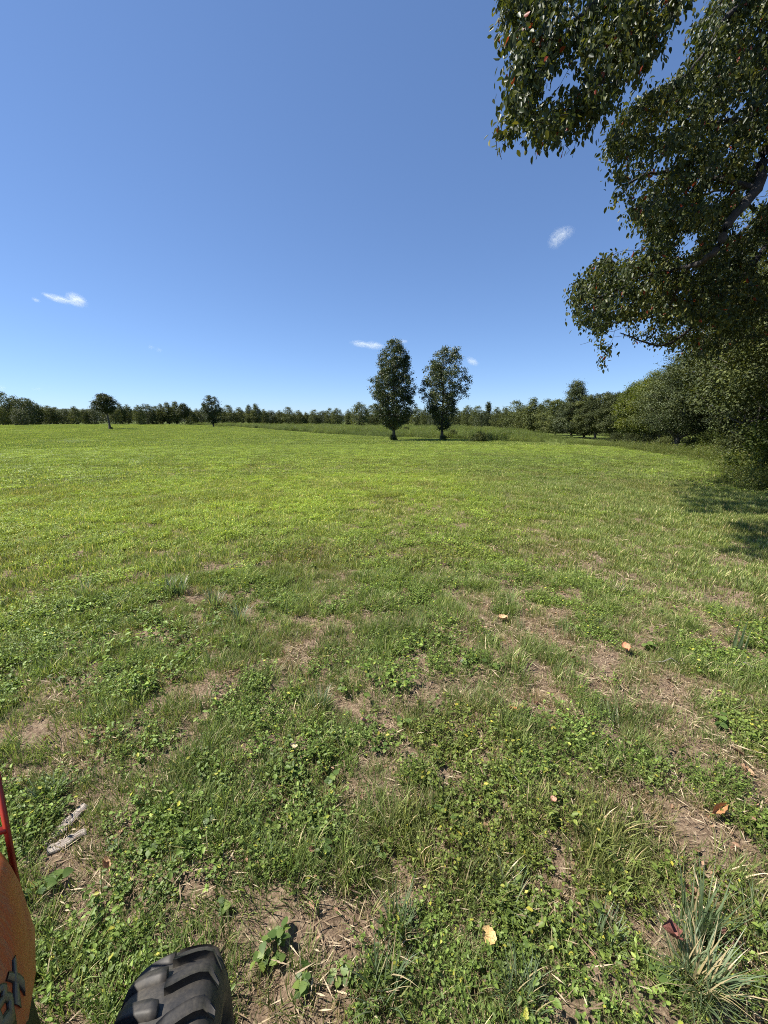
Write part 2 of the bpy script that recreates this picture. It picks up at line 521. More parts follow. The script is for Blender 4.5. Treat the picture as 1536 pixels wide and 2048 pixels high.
# kinds for the far treeline, unit-ish trees of 10 m
far_kinds = {}
fk = [('round', P_dome, 'mid_leaf', 7.5, 0.6), ('round2', P_dome, 'mid_leaf', 8.5, 0.4), ('tall', P_egg, 'mid_leaf', 5.0, 0.6),
      ('tall2', P_col, 'mid_leaf', 4.2, 0.5), ('cedar', P_cone, 'dark_leaf', 3.2, 0.2), ('wide', P_dome, 'blue_leaf', 9.5, 0.5),
      ('pine', P_pine, 'dark_leaf', 5.0, 3.5), ('tuliptree', P_cone, 'blue_leaf', 6.0, 0.6), ('yellowish', P_dome, 'green_leaf', 6.5, 0.4)]
for i, (kn, prof, lm, w, zb) in enumerate(fk):
    far_kinds[kn] = make_tree_meshes('far_' + kn, 10, w, zb, prof, M[lm], M['bark'], 240, 26, 0.34, 100 + i, rc=0.75,
                                     limbs=12, trunk_r=0.15, lump=0.3, shell=0.4, gap=0.36)

far = [  # column, top row, distance, kind
 (-30, 784, 128, 'round'), (17, 786, 128, 'round2'), (38, 793, 130, 'round'), (54, 795, 126, 'wide'), (66, 799, 133, 'round'), (81, 808, 135, 'tall'),
 (44, 817, 118, 'wide'), (8, 815, 118, 'round'), (100, 812, 138, 'round'), (116, 815, 140, 'round2'), (133, 817, 143, 'wide'), (153, 813, 138, 'round'), (172, 818, 145, 'round'),
 (190, 816, 147, 'wide'), (232, 812, 145, 'round'), (245, 808, 150, 'tall'), (258, 810, 152, 'round'), (281, 811, 140, 'round'), (296, 807, 150, 'wide'), (314, 813, 152, 'round2'),
 (325, 808, 155, 'tall'), (339, 805, 155, 'tall'), (354, 803, 155, 'tall'), (370, 808, 150, 'pine'), (381, 816, 158, 'round'), (396, 818, 160, 'round'), (410, 817, 160, 'wide'),
 (445, 816, 162, 'round'), (458, 811, 162, 'round2'), (480, 815, 165, 'round'), (500, 810, 160, 'tall'), (514, 808, 158, 'tall'), (528, 819, 168, 'round'), (542, 820, 170, 'wide'),
 (560, 821, 170, 'round'), (577, 815, 168, 'round2'), (597, 821, 172, 'round'), (613, 823, 172, 'tall2'), (630, 820, 170, 'round2'), (646, 821, 170, 'wide'), (660, 817, 168, 'round2'),
 (675, 817, 165, 'round'), (697, 818, 160, 'tall2'), (719, 805, 140, 'round'), (742, 812, 150, 'round2'), (760, 817, 150, 'round'), (790, 816, 150, 'round2'), (812, 818, 150, 'tall2'),
 (833, 815, 145, 'round'), (850, 817, 140, 'round'), (868, 819, 135, 'wide'), (890, 816, 130, 'tall'), (912, 817, 128, 'round2'), (934, 812, 124, 'round'), (954, 813, 118, 'round2'),
 (974, 804, 112, 'cedar'), (962, 820, 108, 'wide'), (991, 815, 105, 'round'), (1008, 812, 100, 'tall2'),
 (1027, 803, 92, 'round2'), (1044, 812, 88, 'round'), (1061, 796, 84, 'tall'), (1076, 808, 84, 'cedar'), (1089, 800, 80, 'round2')]
far_words = {'round': 'dense rounded tree', 'round2': 'loose rounded tree', 'tall': 'tall narrow tree', 'tall2': 'narrow upright green tree',
             'cedar': 'thin pointed dark cedar', 'wide': 'broad grey green tree', 'pine': 'pine with bare lower trunk', 'yellowish': 'yellow green tree'}
ORD = ['first', 'second', 'third', 'fourth', 'fifth', 'sixth', 'seventh', 'eighth', 'ninth', 'tenth']
def far_side(px):
    if px < 100: return 'in the left border woods'
    if px < 300: return 'in the treeline behind the lone pine'
    if px < 480: return 'between pine and lone tree'
    if px < 770: return 'left of the two tall trees'
    if px < 940: return 'behind the two tall trees'
    return 'right of the two tall trees'
protos = {}
for i, (px, top, y, kn) in enumerate(far):
    x, y_, z, h = ahead(px, y, top)
    w0 = 1.0
    e = tree_obj('woodland_tree', far_kinds[kn], x, y_, z, random.random() * 6.28, h / 10, h / 10 * random.uniform(0.75, 1.12))
    same = sorted(q[0] for q in far if q[3] == kn and far_side(q[0]) == far_side(px))
    lab = (ORD[same.index(px)] + ' ' if len(same) > 1 else '') + far_words[kn] + (' from left' if len(same) > 1 else '') + ' ' + far_side(px)
    if px == 719: lab = 'large round tree standing above the treeline just left of the two tall trees'
    if px == 974: lab = 'thin spired cedar poking above the treeline right of the two tall trees'
    if px == 370: lab = 'distant pine with bare trunk closing the tall dark treeline group'
    tag(e, lab, 'tree', 'trees of the distant treeline')

# second rank fills the gaps so no daylight shows low down
def far_wood():
    rng = np.random.default_rng(5)
    xs = np.array([-300, -60, 100, 300, 480, 700, 900, 1000, 1100, 1200, 1300])
    ys = np.array([150, 148, 152, 165, 180, 185, 160, 128, 100, 76, 60])
    tops = np.array([805, 803, 820, 822, 827, 829, 827, 825, 815, 806, 798])
    n = 5200
    px = rng.uniform(-300, 1300, n)
    y = np.interp(px, xs, ys) + rng.random(n) * 14
    top = np.interp(px, xs, tops) + (fbm(px / 22, px * 0, 9, 3) - 0.35) * 14
    C = []
    for k in range(n):
        x, yy, z, h = ahead(px[k], float(y[k]), float(top[k]))
        C.append((x, yy, z + h * rng.random() ** 0.7))
    C = np.array(C)
    nl = 16
    ci = np.repeat(np.arange(n), nl)
    P = C[ci] + rng.normal(size=(n * nl, 3)) * 0.6
    N = unit(rng.normal(size=P.shape) + [0, -0.2, 0.9]); D = unit(rng.normal(size=P.shape))
    mb = MB()
    s = 0.45 * (0.7 + 0.6 * rng.random(len(P)))
    add_leaves(mb, P, D, N, s, s * 0.65, False, 0.5 * rng.random(n)[ci] + 0.5 * rng.random(len(P)))
    o = link('distant_woods', mb.mesh('distant_woods', M['dark_leaf']), kind='stuff')
    tag(o, 'far woods filling the gaps behind the treeline trees', 'woods')
far_wood()
def wood_interior():
    # shaded undergrowth inside the wood on the right, so that no open field shows between the trunks
    rng = np.random.default_rng(15)
    n = 4200
    t = rng.random(n)
    cx = np.interp(t, [0, .17, .37, .57, .78, .9, 1], [14.5, 19.0, 23.5, 26.5, 36, 36, 30]) + rng.random(n) * 3.5
    cy = np.interp(t, [0, .17, .37, .57, .78, .9, 1], [5.0, 13.0, 22.0, 33.0, 60, 74, 90]) + rng.normal(size=n)
    cz = ground_z(cx, cy) + 4.6 * rng.random(n) ** 1.3 * (0.6 + 0.6 * fbm(t * 30, t * 0, 6, 3))
    C = np.stack([cx, cy, cz], 1); nl = 16; ci = np.repeat(np.arange(n), nl)
    P = C[ci] + rng.normal(size=(n * nl, 3)) * 0.33
    N = unit(rng.normal(size=P.shape) + [0, 0, 0.9]); D = unit(rng.normal(size=P.shape))
    mb = MB(); s_ = 0.17 * (0.6 + 0.8 * rng.random(len(P)))
    add_leaves(mb, P, D, N, s_, s_ * 0.6, False, 0.5 * rng.random(n)[ci] + 0.5 * rng.random(len(P)))
    o = link('wood_undergrowth', mb.mesh('wood_undergrowth', M['dark_leaf']), kind='stuff')
    tag(o, 'shaded undergrowth filling the inside of the right wood', 'undergrowth')
wood_interior()

# lone pine in the field, lone tree by the weeds
x, y, z, h = ahead(213, 91, 789)
x, y, z = on_ground(220, 858)
h = CAMZ + y * tan(atan((1024 - 789) / F) - PITCH) - z
pm = make_tree_meshes('lone_pine', h, h * 0.64, h * 0.47, P_pine, M['dark_leaf'], M['bark'], 230, 60, 0.20, 41, rc=0.55, limbs=40, trunk_r=0.26, lump=0.35, gap=0.42, flat=0.5, shell=0.5)
e = tree_obj('pine_tree', pm, x, y, z, 0.4)
e.rotation_euler = (0, radians(-2), 0.4)
tag(e, 'lone pine with a leaning bare trunk standing out in the open field at left', 'tree')
x2, y2, z2, h2 = ahead(427, 128, 790)
lm_ = make_tree_meshes('lone_tree', h2, h2 * 0.58, h2 * 0.12, P_egg, M['blue_leaf'], M['bark'], 200, 50, 0.28, 43, rc=0.55, limbs=24, trunk_r=0.2, lump=0.3, gap=0.34)
tag(tree_obj('broadleaf_tree', lm_, x2, y2, z2, 1.0), 'single tall tree standing clear of the treeline above the weed strip', 'tree')

# the two tall trees
x, y, z = on_ground(787, 881)
h = CAMZ + y * tan(atan((1024 - 675) / F) - PITCH) - z
pa = make_tree_meshes('tall_a', h, h * 0.46, h * 0.13, P_egg, M['pair_leaf'], M['bark'], 760, 54, 0.165, 51, rc=0.36, limbs=140, trunk_r=0.20, lump=0.4, gap=0.43, shell=0.42, bend=0.005)
tag(tree_obj('sweetgum_tree', pa, x, y, z, 2.0), 'taller dense dark tree on the left of the pair in mid field', 'tree', 'pair of tall trees in mid field')
pair_xy = [(x, y, z)]
x, y, z = on_ground(884, 880)
h = CAMZ + y * tan(atan((1024 - 695) / F) - PITCH) - z
pb = make_tree_meshes('tall_b', h, h * 0.56, h * 0.12, P_egg2, M['pair_leaf'], M['bark'], 560, 42, 0.175, 57, rc=0.36, limbs=120, trunk_r=0.19, lump=0.6, gap=0.47, shell=0.45, bend=0.008)
tag(tree_obj('sweetgum_tree', pb, x, y, z, 0.3), 'slightly shorter open crowned tree on the right of the pair in mid field', 'tree', 'pair of tall trees in mid field')
pair_xy.append((x, y, z))

# bushes
def make_bush(name, w, h, lm, ncl, nlf, ls, seed, rc=0.2, stems=14):
    rng = np.random.default_rng(seed)
    mb = MB()
    C = crown_points(ncl, P_dome, rng, 0.45, 0.35, 0, seed)
    C[:, :2] *= w / 2; C[:, 2] *= h
    n = len(C) * nlf; ci = np.repeat(np.arange(len(C)), nlf)
    off = rng.normal(size=(n, 3)) * rc * 0.6
    P = C[ci] + off; P[:, 2] = np.abs(P[:, 2])
    N = unit(unit(off) * 0.6 + rng.normal(size=(n, 3)) * 0.5 + [0, 0, 0.7]); D = unit(rng.normal(size=(n, 3)) + [0, 0, 0.1])
    s = ls * (0.6 + 0.8 * rng.random(n))
    add_leaves(mb, P, D, N, s, s * 0.55, False, 0.5 * rng.random(len(C))[ci] + 0.5 * rng.random(n))
    fol = mb.mesh(name + '_foliage', lm)
    tb = MB()
    for q in rng.choice(len(C), min(stems, len(C)), replace=False):
        e = C[q]; tt = np.linspace(0, 1, 5)[:, None]
        s0 = np.array([e[0] * 0.1, e[1] * 0.1, -0.03]); mid = np.array([e[0] * 0.3, e[1] * 0.3, e[2] * 0.75])
        add_tube(tb, s0 * (1 - tt) ** 2 + 2 * mid * tt * (1 - tt) + e * tt ** 2, np.linspace(0.02, 0.005, 5), 4)
    return tb.mesh(name + '_stems', M['bark'], True), fol

def bush_obj(meshes, x, y, z, rz, s, label, group=None, name='bush'):
    e = link(name, None, loc=(x, y, z), rot=(0, 0, rz)); e.scale = (s, s, s)
    link('stems', meshes[0], e); link('foliage', meshes[1], e)
    return tag(e, label, 'bush', group)

b0 = make_bush('low_bush', 2.0, 1.2, M['mid_leaf'], 110, 40, 0.09, 61)
b1 = make_bush('dark_bush', 2.4, 1.6, M['dark_leaf'], 130, 40, 0.10, 62)
b2 = make_bush('green_bush', 2.6, 1.8, M['green_leaf'], 150, 44, 0.09, 63)
for (px_, py_, s, mm, lab) in ((787, 881, 0.5, b1, 'low dark bush round the foot of the taller field tree'),
                               (886, 880, 0.6, b0, 'scrubby green bush round the foot of the shorter field tree'),
                               (905, 877, 0.8, b1, 'dark scrub just right of the shorter field tree'),
                               (222, 858, 0.45, b0, 'small bush at the foot of the lone pine'),
                               (812, 866, 0.8, b1, 'dark sapling scrub between the two tall trees'),
                               (960, 883, 1.0, b0, 'low dark scrub patch in the weeds right of the two tall trees')):
    x, y, z = on_ground(px_, py_)
    bush_obj(mm, x, y, z, random.random() * 6, s, lab)

# ------------------------------------------------------------------ trees along the right edge, from far to near
edge_far = [ # column, top, distance, width/height, profile, leaf, clusters, leaves, size, label
 (1110, 799, 70, .75, P_dome, 'mid_leaf', 'mid green tree left of the pointed tree in the right treeline'),
 (1143, 757, 60, .85, P_cone, 'blue_leaf', 'tall pointed grey green tree rising above the right treeline'),
 (1168, 795, 58, .80, P_dome, 'mid_leaf', 'round green tree just right of the pointed tree'),
 (1190, 787, 54, .80, P_round, 'dark_leaf', 'broad dark tree between the pointed tree and the yellow green tree'),
 (1222, 788, 49, .70, P_egg, 'dark_leaf', 'dark tree touching the left side of the yellow green tree'),
 (1256, 768, 42, .46, P_egg, 'yellow_leaf', 'lower yellow green tree in the right treeline'),
 (1285, 747, 40, .60, P_egg, 'yellow_leaf', 'taller yellow green tree in the right treeline'),
 (1316, 742, 34, .60, P_egg, 'mid_leaf', 'olive green tree right of the yellow green trees'),
 (1352, 712, 28, .70, P_round, 'blue_leaf', 'grey green tree with forked trunk where the field edge meets the woods'),
]
for i, (px, top, y, wr, prof, lm, lab) in enumerate(edge_far):
    x, y_, z, h = ahead(px, y, top)
    dn = 60.0 / y
    ms = make_tree_meshes('edge_%d' % i, h, h * (0.80 if prof is P_cone else wr), h * (0.20 if y < 56 else 0.1), prof, M[lm], M['bark'], int((330 if prof is P_cone else 200) * min(dn, 1.5)), 120, 0.12 * (y / 40) ** 0.5, 200 + i,
                          rc=0.36 + h * 0.022, limbs=46, trunk_r=0.16, lump=0.3 if prof is P_cone else 0.9, gap=0.2 if prof is P_cone else 0.38, shell=0.42, flat=0.5, up=0.8)
    tag(tree_obj('woodland_tree', ms, x, y_, z, random.random() * 6), lab, 'tree', 'trees along the right edge of the field')

# nearer ranks, seen at the right edge below and behind the overhanging boughs
nk = [make_tree_meshes('near_a', 10, 5.6, 1.6, P_egg, M['dark_leaf'], M['bark_pale'], 170, 230, 0.115, 301, rc=0.78, limbs=80, trunk_r=0.15, lump=0.9, gap=0.46, shell=0.36, flat=0.33, up=0.9),
      make_tree_meshes('near_b', 10, 5.8, 1.2, P_egg, M['mid_leaf'], M['bark_pale'], 200, 270, 0.10, 302, rc=0.72, limbs=90, trunk_r=0.14, lump=0.9, gap=0.46, shell=0.36, flat=0.33, up=0.9),
      make_tree_meshes('near_c', 10, 6.2, 2.1, P_round, M['dark_leaf'], M['bark'], 180, 210, 0.115, 303, rc=0.78, limbs=80, trunk_r=0.17, lump=0.9, gap=0.46, shell=0.36, flat=0.33, up=0.9)]
near_rows = [ # x, y, scale, kind, label
 (19.8, 22.0, 0.88, 0, 'darker upright tree on the wood edge behind the brush at the far corner'),
 (22.5, 25.0, 1.05, 2, 'dark tree in the second row of the wood at the far right corner'),
 (16.2, 17.0, 0.98, 2, 'dark tree on the wood edge hung over the shaded brush'),
 (20.5, 18.5, 1.10, 0, 'taller green tree in the second row of the right wood'),
 (13.6, 12.6, 0.95, 1, 'leafy green tree on the wood edge under the overhanging boughs'),
 (18.0, 13.5, 1.15, 1, 'tall green tree deep in the wood at the right edge'),
 (13.4, 8.6, 1.05, 1, 'full leafy tree at the right edge behind the dark boughs'),
 (24.5, 33.0, 0.58, 2, 'dark tree behind the yellow green trees'),
 (27.5, 40.0, 0.58, 0, 'green tree behind the yellow green trees'),
 (30.0, 30.0, 1.2, 2, 'dark tree far back inside the right wood'),
 (25.5, 20.5, 1.3, 2, 'dark tall tree far back at the right edge'),
 (31.0, 50.0, 0.6, 2, 'dark tree behind the broad tree of the right treeline')]
for (x, y, s, k, lab) in near_rows:
    tag(tree_obj('woodland_tree', nk[k], x, y, gz(x, y), random.random() * 6, s), lab, 'tree', 'trees along the right edge of the field')

# brush under the trees
brush = [(1525, 962, 1.15, 2, 'leafy green brush at the right border of the picture beside the near shadows'), (1480, 930, 0.95, 1, 'dark brush overhanging the oval shadow on the grass'),
         (1440, 915, 0.9, 0, 'shaded brush left of the dark overhanging brush'), (1405, 908, 0.8, 2, 'brighter green brush in the gap of the wood edge'),
         (1375, 903, 0.8, 0, 'low brush right of the forked trunk'), (1315, 899, 0.8, 0, 'low brush left of the forked trunk'),
         (1290, 896, 0.7, 1, 'small dark brush below the olive green tree'), (1255, 892, 0.8, 1, 'dark brush below the yellow green trees'), (1225, 889, 0.8, 1, 'dark brush below the dark round tree'),
         (1560, 935, 1.3, 1, 'dark tall brush behind the border brush'), (1500, 905, 1.3, 1, 'dark tall brush behind the overhanging brush'), (1450, 898, 1.2, 1, 'dark brush deep in the wood edge')]
for (px_, py_, s, k, lab) in brush:
    x, y, z = on_ground(px_, py_)
    bush_obj((b0, b1, b2)[k], x + 0.7 * s, y + 0.3, z, random.random() * 6, s, lab, 'brush along the wood edge')

# ------------------------------------------------------------------ the big tree whose boughs hang into the picture
def overhang():
    rng = np.random.default_rng(77)
    root = link('overhanging_tree', None, loc=(9.4, 5.2, gz(9.4, 5.2)))
    tag(root, 'big dark glossy leaved tree whose drooping boughs fill the upper right corner', 'tree')
    O = np.array([9.4, 5.2, gz(9.4, 5.2)])
    tb = MB()
    nodes = []
    def limb(pts, r0, r1, k=22, wob=0.05, sides=8):
        pts = np.array(pts, float)
        t = np.linspace(0, len(pts) - 1, k)
        # catmull-rom through the given points
        pp = np.vstack([2 * pts[0] - pts[1], pts, 2 * pts[-1] - pts[-2]])
        out = []
        for s in t:
            i = min(int(s), len(pts) - 2); f = s - i
            a, b, c, d = pp[i], pp[i + 1], pp[i + 2], pp[i + 3]
            out.append(0.5 * ((2 * b) + (-a + c) * f + (2 * a - 5 * b + 4 * c - d) * f * f + (-a + 3 * b - 3 * c + d) * f ** 3))
        out = np.array(out) + rng.normal(size=(k, 3)) * wob * np.linspace(0, 1, k)[:, None] * 0.5
        add_tube(tb, out - O, np.linspace(r0, r1, k), sides)
        for q in out[3:]: nodes.append(q)
        return out
    T0 = O; T3 = O + [0.2, 0.3, 3.2]; T6 = O + [-0.1, 0.5, 6.2]; T9 = O + [0.1, 0.4, 9.5]
    limb([T0 - [0, 0, .2], T3, T6, T9], 0.30, 0.10, 24, 0.03, 12)
    del nodes[:]
    D = at_depth
    limb([T6, D(1560, -60, 6.0), D(1400, -80, 5.2), D(1220, -20, 4.7), D(1090, 120, 4.4)], 0.09, 0.012, 26)
    limb([D(1400, -80, 5.2), D(1330, 20, 4.9), D(1220, 150, 4.6), D(1150, 230, 4.5)], 0.035, 0.008, 18)
    limb([D(1560, -60, 6.0), D(1450, 40, 5.9), D(1400, 120, 5.8), D(1290, 240, 5.7)], 0.05, 0.01, 20)
    limb([T3 + [0, 0, 1.2], D(1600, 270, 6.0), D(1515, 378, 6.0), D(1462, 440, 6.0), D(1425, 508, 6.1), D(1375, 535, 6.6), D(1270, 560, 7.4), D(1170, 610, 7.6)], 0.10, 0.015, 36)
    limb([D(1515, 378, 6.0), D(1400, 350, 6.4), D(1290, 350, 6.7), D(1230, 400, 6.6)], 0.045, 0.01, 20)
    limb([D(1590, 260, 7.2), D(1480, 240, 6.7), D(1380, 260, 6.4), D(1260, 290, 6.2)], 0.05, 0.01, 20)
    limb([D(1375, 535, 6.6), D(1330, 620, 7.4), D(1260, 640, 7.9), D(1180, 650, 7.9)], 0.03, 0.008, 18)
    limb([T3, D(1600, 470, 8.2), D(1480, 560, 8.3), D(1400, 640, 8.4), D(1330, 690, 8.5), D(1240, 668, 8.4)], 0.08, 0.01, 26)
    limb([T6 + [0, 0, 1], D(1600, 60, 7.0), D(1520, 180, 7.0), D(1470, 320, 7.0), D(1440, 400, 7.0)], 0.06, 0.012, 22)
    limb([T6, D(1640, 300, 9.0), D(1520, 430, 10.4), D(1420, 520, 10.8), D(1300, 585, 11.0), D(1190, 630, 11.0)], 0.07, 0.012, 28)
    limb([T3 + [0, 0, .8], D(1640, 520, 10.0), D(1520, 600, 11.0), D(1420, 650, 11.4), D(1340, 680, 11.6)], 0.06, 0.012, 24)
    limb([D(1520, 430, 10.4), D(1450, 380, 9.6), D(1350, 420, 9.4), D(1270, 470, 9.2)], 0.04, 0.01, 18)
    limb([T9, O + [1.5, 1.0, 11.5]], 0.09, 0.03, 8)
    # bough outlines: (left-to-right polygon in picture columns and rows, depth range, clusters)
    def inpoly(px, py, poly):
        r = np.zeros(len(px), bool); n = len(poly)
        for i in range(n):
            x1, y1 = poly[i]; x2, y2 = poly[(i + 1) % n]
            c = ((y1 > py) != (y2 > py)) & (px < (x2 - x1) * (py - y1) / ((y2 - y1) + 1e-9) + x1)
            r ^= c
        return r
    regions = [
     ([(1005, -60), (1000, 40), (1015, 120), (1010, 250), (1050, 295), (1110, 285), (1180, 270), (1205, 210), (1270, 190), (1310, 120), (1340, 60), (1385, -10), (1390, -60)], 4.1, 5.6, 470, 0.44),
     ([(1440, -60), (1415, 10), (1380, 60), (1385, 130), (1330, 160), (1290, 190), (1225, 240), (1205, 290), (1225, 330), (1230, 420), (1260, 440), (1420, 420), (1600, 400), (1640, -60)], 5.5, 8.4, 1250, 0.36),
     ([(1235, 420), (1240, 480), (1190, 515), (1150, 560), (1135, 600), (1150, 650), (1200, 665), (1240, 630), (1330, 640), (1380, 690), (1480, 640), (1640, 560), (1640, 380), (1400, 400)], 6.6, 10.8, 1600, 0.39),
     ([(1340, 640), (1250, 668), (1330, 690), (1400, 720), (1640, 640), (1640, 540)], 7.8, 12.5, 320, 0.3)]
    C, LS = [], []
    for poly, d0, d1, n, gap in regions:
        poly = np.array(poly, float)
        lo, hi = poly.min(0), poly.max(0)
        px = rng.uniform(lo[0], hi[0], n * 6); py = rng.uniform(lo[1], hi[1], n * 6)
        k = inpoly(px, py, poly) & (fbm(px / 55, py / 55, 21, 3) > gap)
        px, py = px[k][:n], py[k][:n]
        for a, b in zip(px, py):
            # foliage gets thicker front to back away from the outline
            C.append(at_depth(a, b, rng.uniform(d0, d1)))
    for a, b in ((1200, 690), (1215, 700), (1205, 715), (1222, 690), (1208, 728), (1000, 264), (1012, 262), (1024, 258), (1192, 655), (1205, 672)):
        C.append(at_depth(a, b, 4.4 if a < 1100 else 7.9))
    C = np.array(C)
    NN = np.array(nodes)
    d = np.array([np.min(np.linalg.norm(NN - c, axis=1)) for c in C])
    order = np.argsort(d)
    buf = np.zeros((len(NN) + len(C) * 4, 3)); buf[:len(NN)] = NN; cnt = len(NN)
    tips = []
    for q in order:
        c = C[q]
        # twigs come from above and from the trunk side
        off = buf[:cnt] - c
        dist = np.linalg.norm(off, axis=1)
        pen = dist + np.where(off[:, 2] < -0.05, 0.25, 0) + np.where(off[:, 0] < -0.1, 0.2, 0)
        b = buf[np.argmin(pen)]
        L = np.linalg.norm(c - b)
        mid = (b + c) / 2 + np.array([0, 0, 0.16 * L]) + rng.normal(size=3) * 0.06 * L
        tt = np.linspace(0, 1, 5)[:, None]
        pl = b * (1 - tt) ** 2 + 2 * mid * tt * (1 - tt) + c * tt ** 2
        add_tube(tb, pl - O, np.linspace(0.004 + 0.006 * min(L, 1.2), 0.0022, 5), 4)
        buf[cnt:cnt + 4] = pl[1:]; cnt += 4
        tips.append(pl)
    for (a, b_, z0, c_, d_, z1) in ((985, 268, 4.4, 1002, 322, 4.4), (1012, 285, 4.4, 1000, 312, 4.4), (1140, 270, 4.6, 1132, 312, 4.6), (1150, 262, 4.6, 1148, 305, 4.6), (1215, 665, 7.9, 1160, 690, 7.9),
                                 (1240, 640, 8.0, 1222, 690, 8.0), (1260, 655, 8.2, 1180, 668, 8.1), (1330, 676, 8.5, 1225, 672, 8.3)):
        p_, q_ = D(a, b_, z0), D(c_, d_, z1); tt = np.linspace(0, 1, 6)[:, None]
        add_tube(tb, p_ * (1 - tt) + q_ * tt + rng.normal(size=(6, 3)) * 0.02 - O, np.linspace(0.005, 0.0022, 6), 4)
    # leaves along the twigs
    P, Dd = [], []
    for pl in tips:
        n = rng.integers(20, 30)
        t = rng.beta(1.6, 1.0, n) * 4
        i = np.minimum(t.astype(int), 3); f = (t - i)[:, None]
        base = pl[i] * (1 - f) + pl[i + 1] * f
        # side sprays
        spray = rng.normal(size=(n, 3)) * np.where(rng.random((n, 1)) < 0.5, 0.035, 0.10); spray = np.clip(spray, -0.15, 0.15); spray[:, 2] -= 0.03
        P.append(base + spray); Dd.append(unit(unit(pl[-1] - pl[0])[None] * 0.25 + rng.normal(size=(n, 3)) * 0.55 + [0, 0, -0.8]))
    P = np.concatenate(P); Dd = np.concatenate(Dd); n = len(P)
    N = unit(rng.normal(size=(n, 3)) * 0.8 + np.array([-0.35, -0.1, 0.45]))
    L = rng.uniform(0.052, 0.10, n); a = np.clip(rng.random(n) * 0.85 + (fbm(P[:, 0] * 1.5, P[:, 2] * 1.5 + P[:, 1], 3, 2) - 0.5) * 0.5, 0, 1)
    a = np.where(rng.random(n) < 0.011, 0.99, np.minimum(a, 0.95))
    # the leaves that show largest are objects of their own
    zc = P[:, 1] * cos(PITCH) - (P[:, 2] - CAMZ) * sin(PITCH)
    u = P[:, 0] / zc * F + 768; v = 1024 - (P[:, 1] * sin(PITCH) + (P[:, 2] - CAMZ) * cos(PITCH)) / zc * F
    size = np.where((u > 960) & (u < 1530) & (v > 5) & (v < 760), L / zc, 0)
    # prefer leaves on the outline against the sky
    edge = (u < 1110) | (v > 250)
    big = np.argsort(-(size * np.where((u < 1390) & edge, 1.25, 1.0)))[:300]
    rest = np.ones(n, bool); rest[big] = False
    mb = MB()
    add_leaves(mb, P[rest] - O, Dd[rest], N[rest], L[rest], L[rest] * 0.52, True, a[rest], 0.12)
    fo = link('foliage', mb.mesh('overhang_foliage', M['gum_leaf']), root); fo['kind'] = 'stuff'
    variants = []
    for q in range(10):
        lb = MB()
        add_leaves(lb, np.zeros((1, 3)), np.array([[0, 1., 0]]), np.array([[0, 0, 1.]]), 1.0, 0.52, True, [0.1 * q if q < 9 else 0.99], 0.12)
        variants.append(lb.mesh('leaf', M['gum_leaf']))
    for q in big:
        d_ = unit(Dd[q]); s_ = unit(np.cross(d_, N[q])); u_ = np.cross(s_, d_)
        m = Matrix([[s_[0], d_[0], u_[0]], [s_[1], d_[1], u_[1]], [s_[2], d_[2], u_[2]]])
        o = link('leaf', variants[min(int(a[q] * 10), 9)], root, P[q] - O, m.to_euler())
        o.scale = (L[q], L[q], L[q])
    link('branches', tb.mesh('overhang_branches', M['bark_dark'], True), root)
overhang()

# ------------------------------------------------------------------ turf, weeds and litter
bare = []   # patches of litter and soil in the foreground
for (px_, py_, r) in ((1270, 1195, .45), (1150, 1238, .35), (1470, 1235, .5), (1230, 1370, .3), (1350, 1390, .32), (1020, 1255, .3), (940, 1300, .25), (1010, 1400, .25),
                      (1330, 1640, .22), (780, 1225, .25), (600, 1330, .3), (140, 1400, .2), (540, 1590, .16), (820, 1540, .15), (1120, 1790, .13), (1230, 1590, .14),
                      (930, 1750, .1), (230, 1760, .1), (1500, 1600, .25), (1480, 1900, .2), (860, 1960, .14), (650, 1810, .1), (130, 1690, .14), (590, 2010, .14), (1160, 2000, .12), (320, 1430, .12), (450, 1560, .12), (1440, 1760, .12)):
    p = on_ground(px_, py_); bare.append((p[0], p[1], r * (0.75 if py_ < 1320 else 0.85)))
bare = np.array(bare)
def bare_at(x, y):
    b = np.zeros(len(x))
    wx = x + (fbm(x * 3, y * 3, 41, 3) - .5) * 0.5; wy = y + (fbm(x * 3 + 9, y * 3, 43, 3) - .5) * 0.5
    for bx, by, r in bare:
        b = np.maximum(b, np.exp(-(((wx - bx) ** 2 + ((wy - by) * 1.0) ** 2) / r ** 2)))
    r = np.hypot(x, y)
    thin = np.clip((fbm(x * 1.7, y * 1.7, 51, 4) - 0.58) * 6, 0, 1) * (1 - ss((r - 4.0) / 3)) * (0.25 + 0.65 * ss((x + 1.2) / 1.5))
    fine = fbm(x * 5.5, y * 5.5, 57, 3)
    b = b * np.clip((fine - 0.36) * 5, 0, 1)
    spots_ = np.clip((fbm(x * 4.2 + 3, y * 4.2, 59, 3) - 0.60) * 9, 0, 1) * (1 - ss((r - 6) / 4)) * (0.18 + 0.62 * ss((x + 0.8) / 1.6))
    return np.clip(np.maximum(np.maximum(b, thin * np.clip((fine - 0.3) * 4, 0, 1)), spots_), 0, 1)

def sector(n_per_m2, r0, r1, half=radians(56)):
    area = half * (r1 ** 2 - r0 ** 2)
    n = int(area * n_per_m2)
    r = np.sqrt(R.uniform(r0 ** 2, r1 ** 2, n)); a = R.uniform(-half, half, n)
    return r * np.sin(a), r * np.cos(a)

lib = {}
def library(name, meshes):
    c = bpy.data.collections.new(name)
    for k, me in enumerate(meshes):
        o = bpy.data.objects.new('%s_%02d' % (name, k), me)
        c.objects.link(o)
    lib[name] = c
    return c

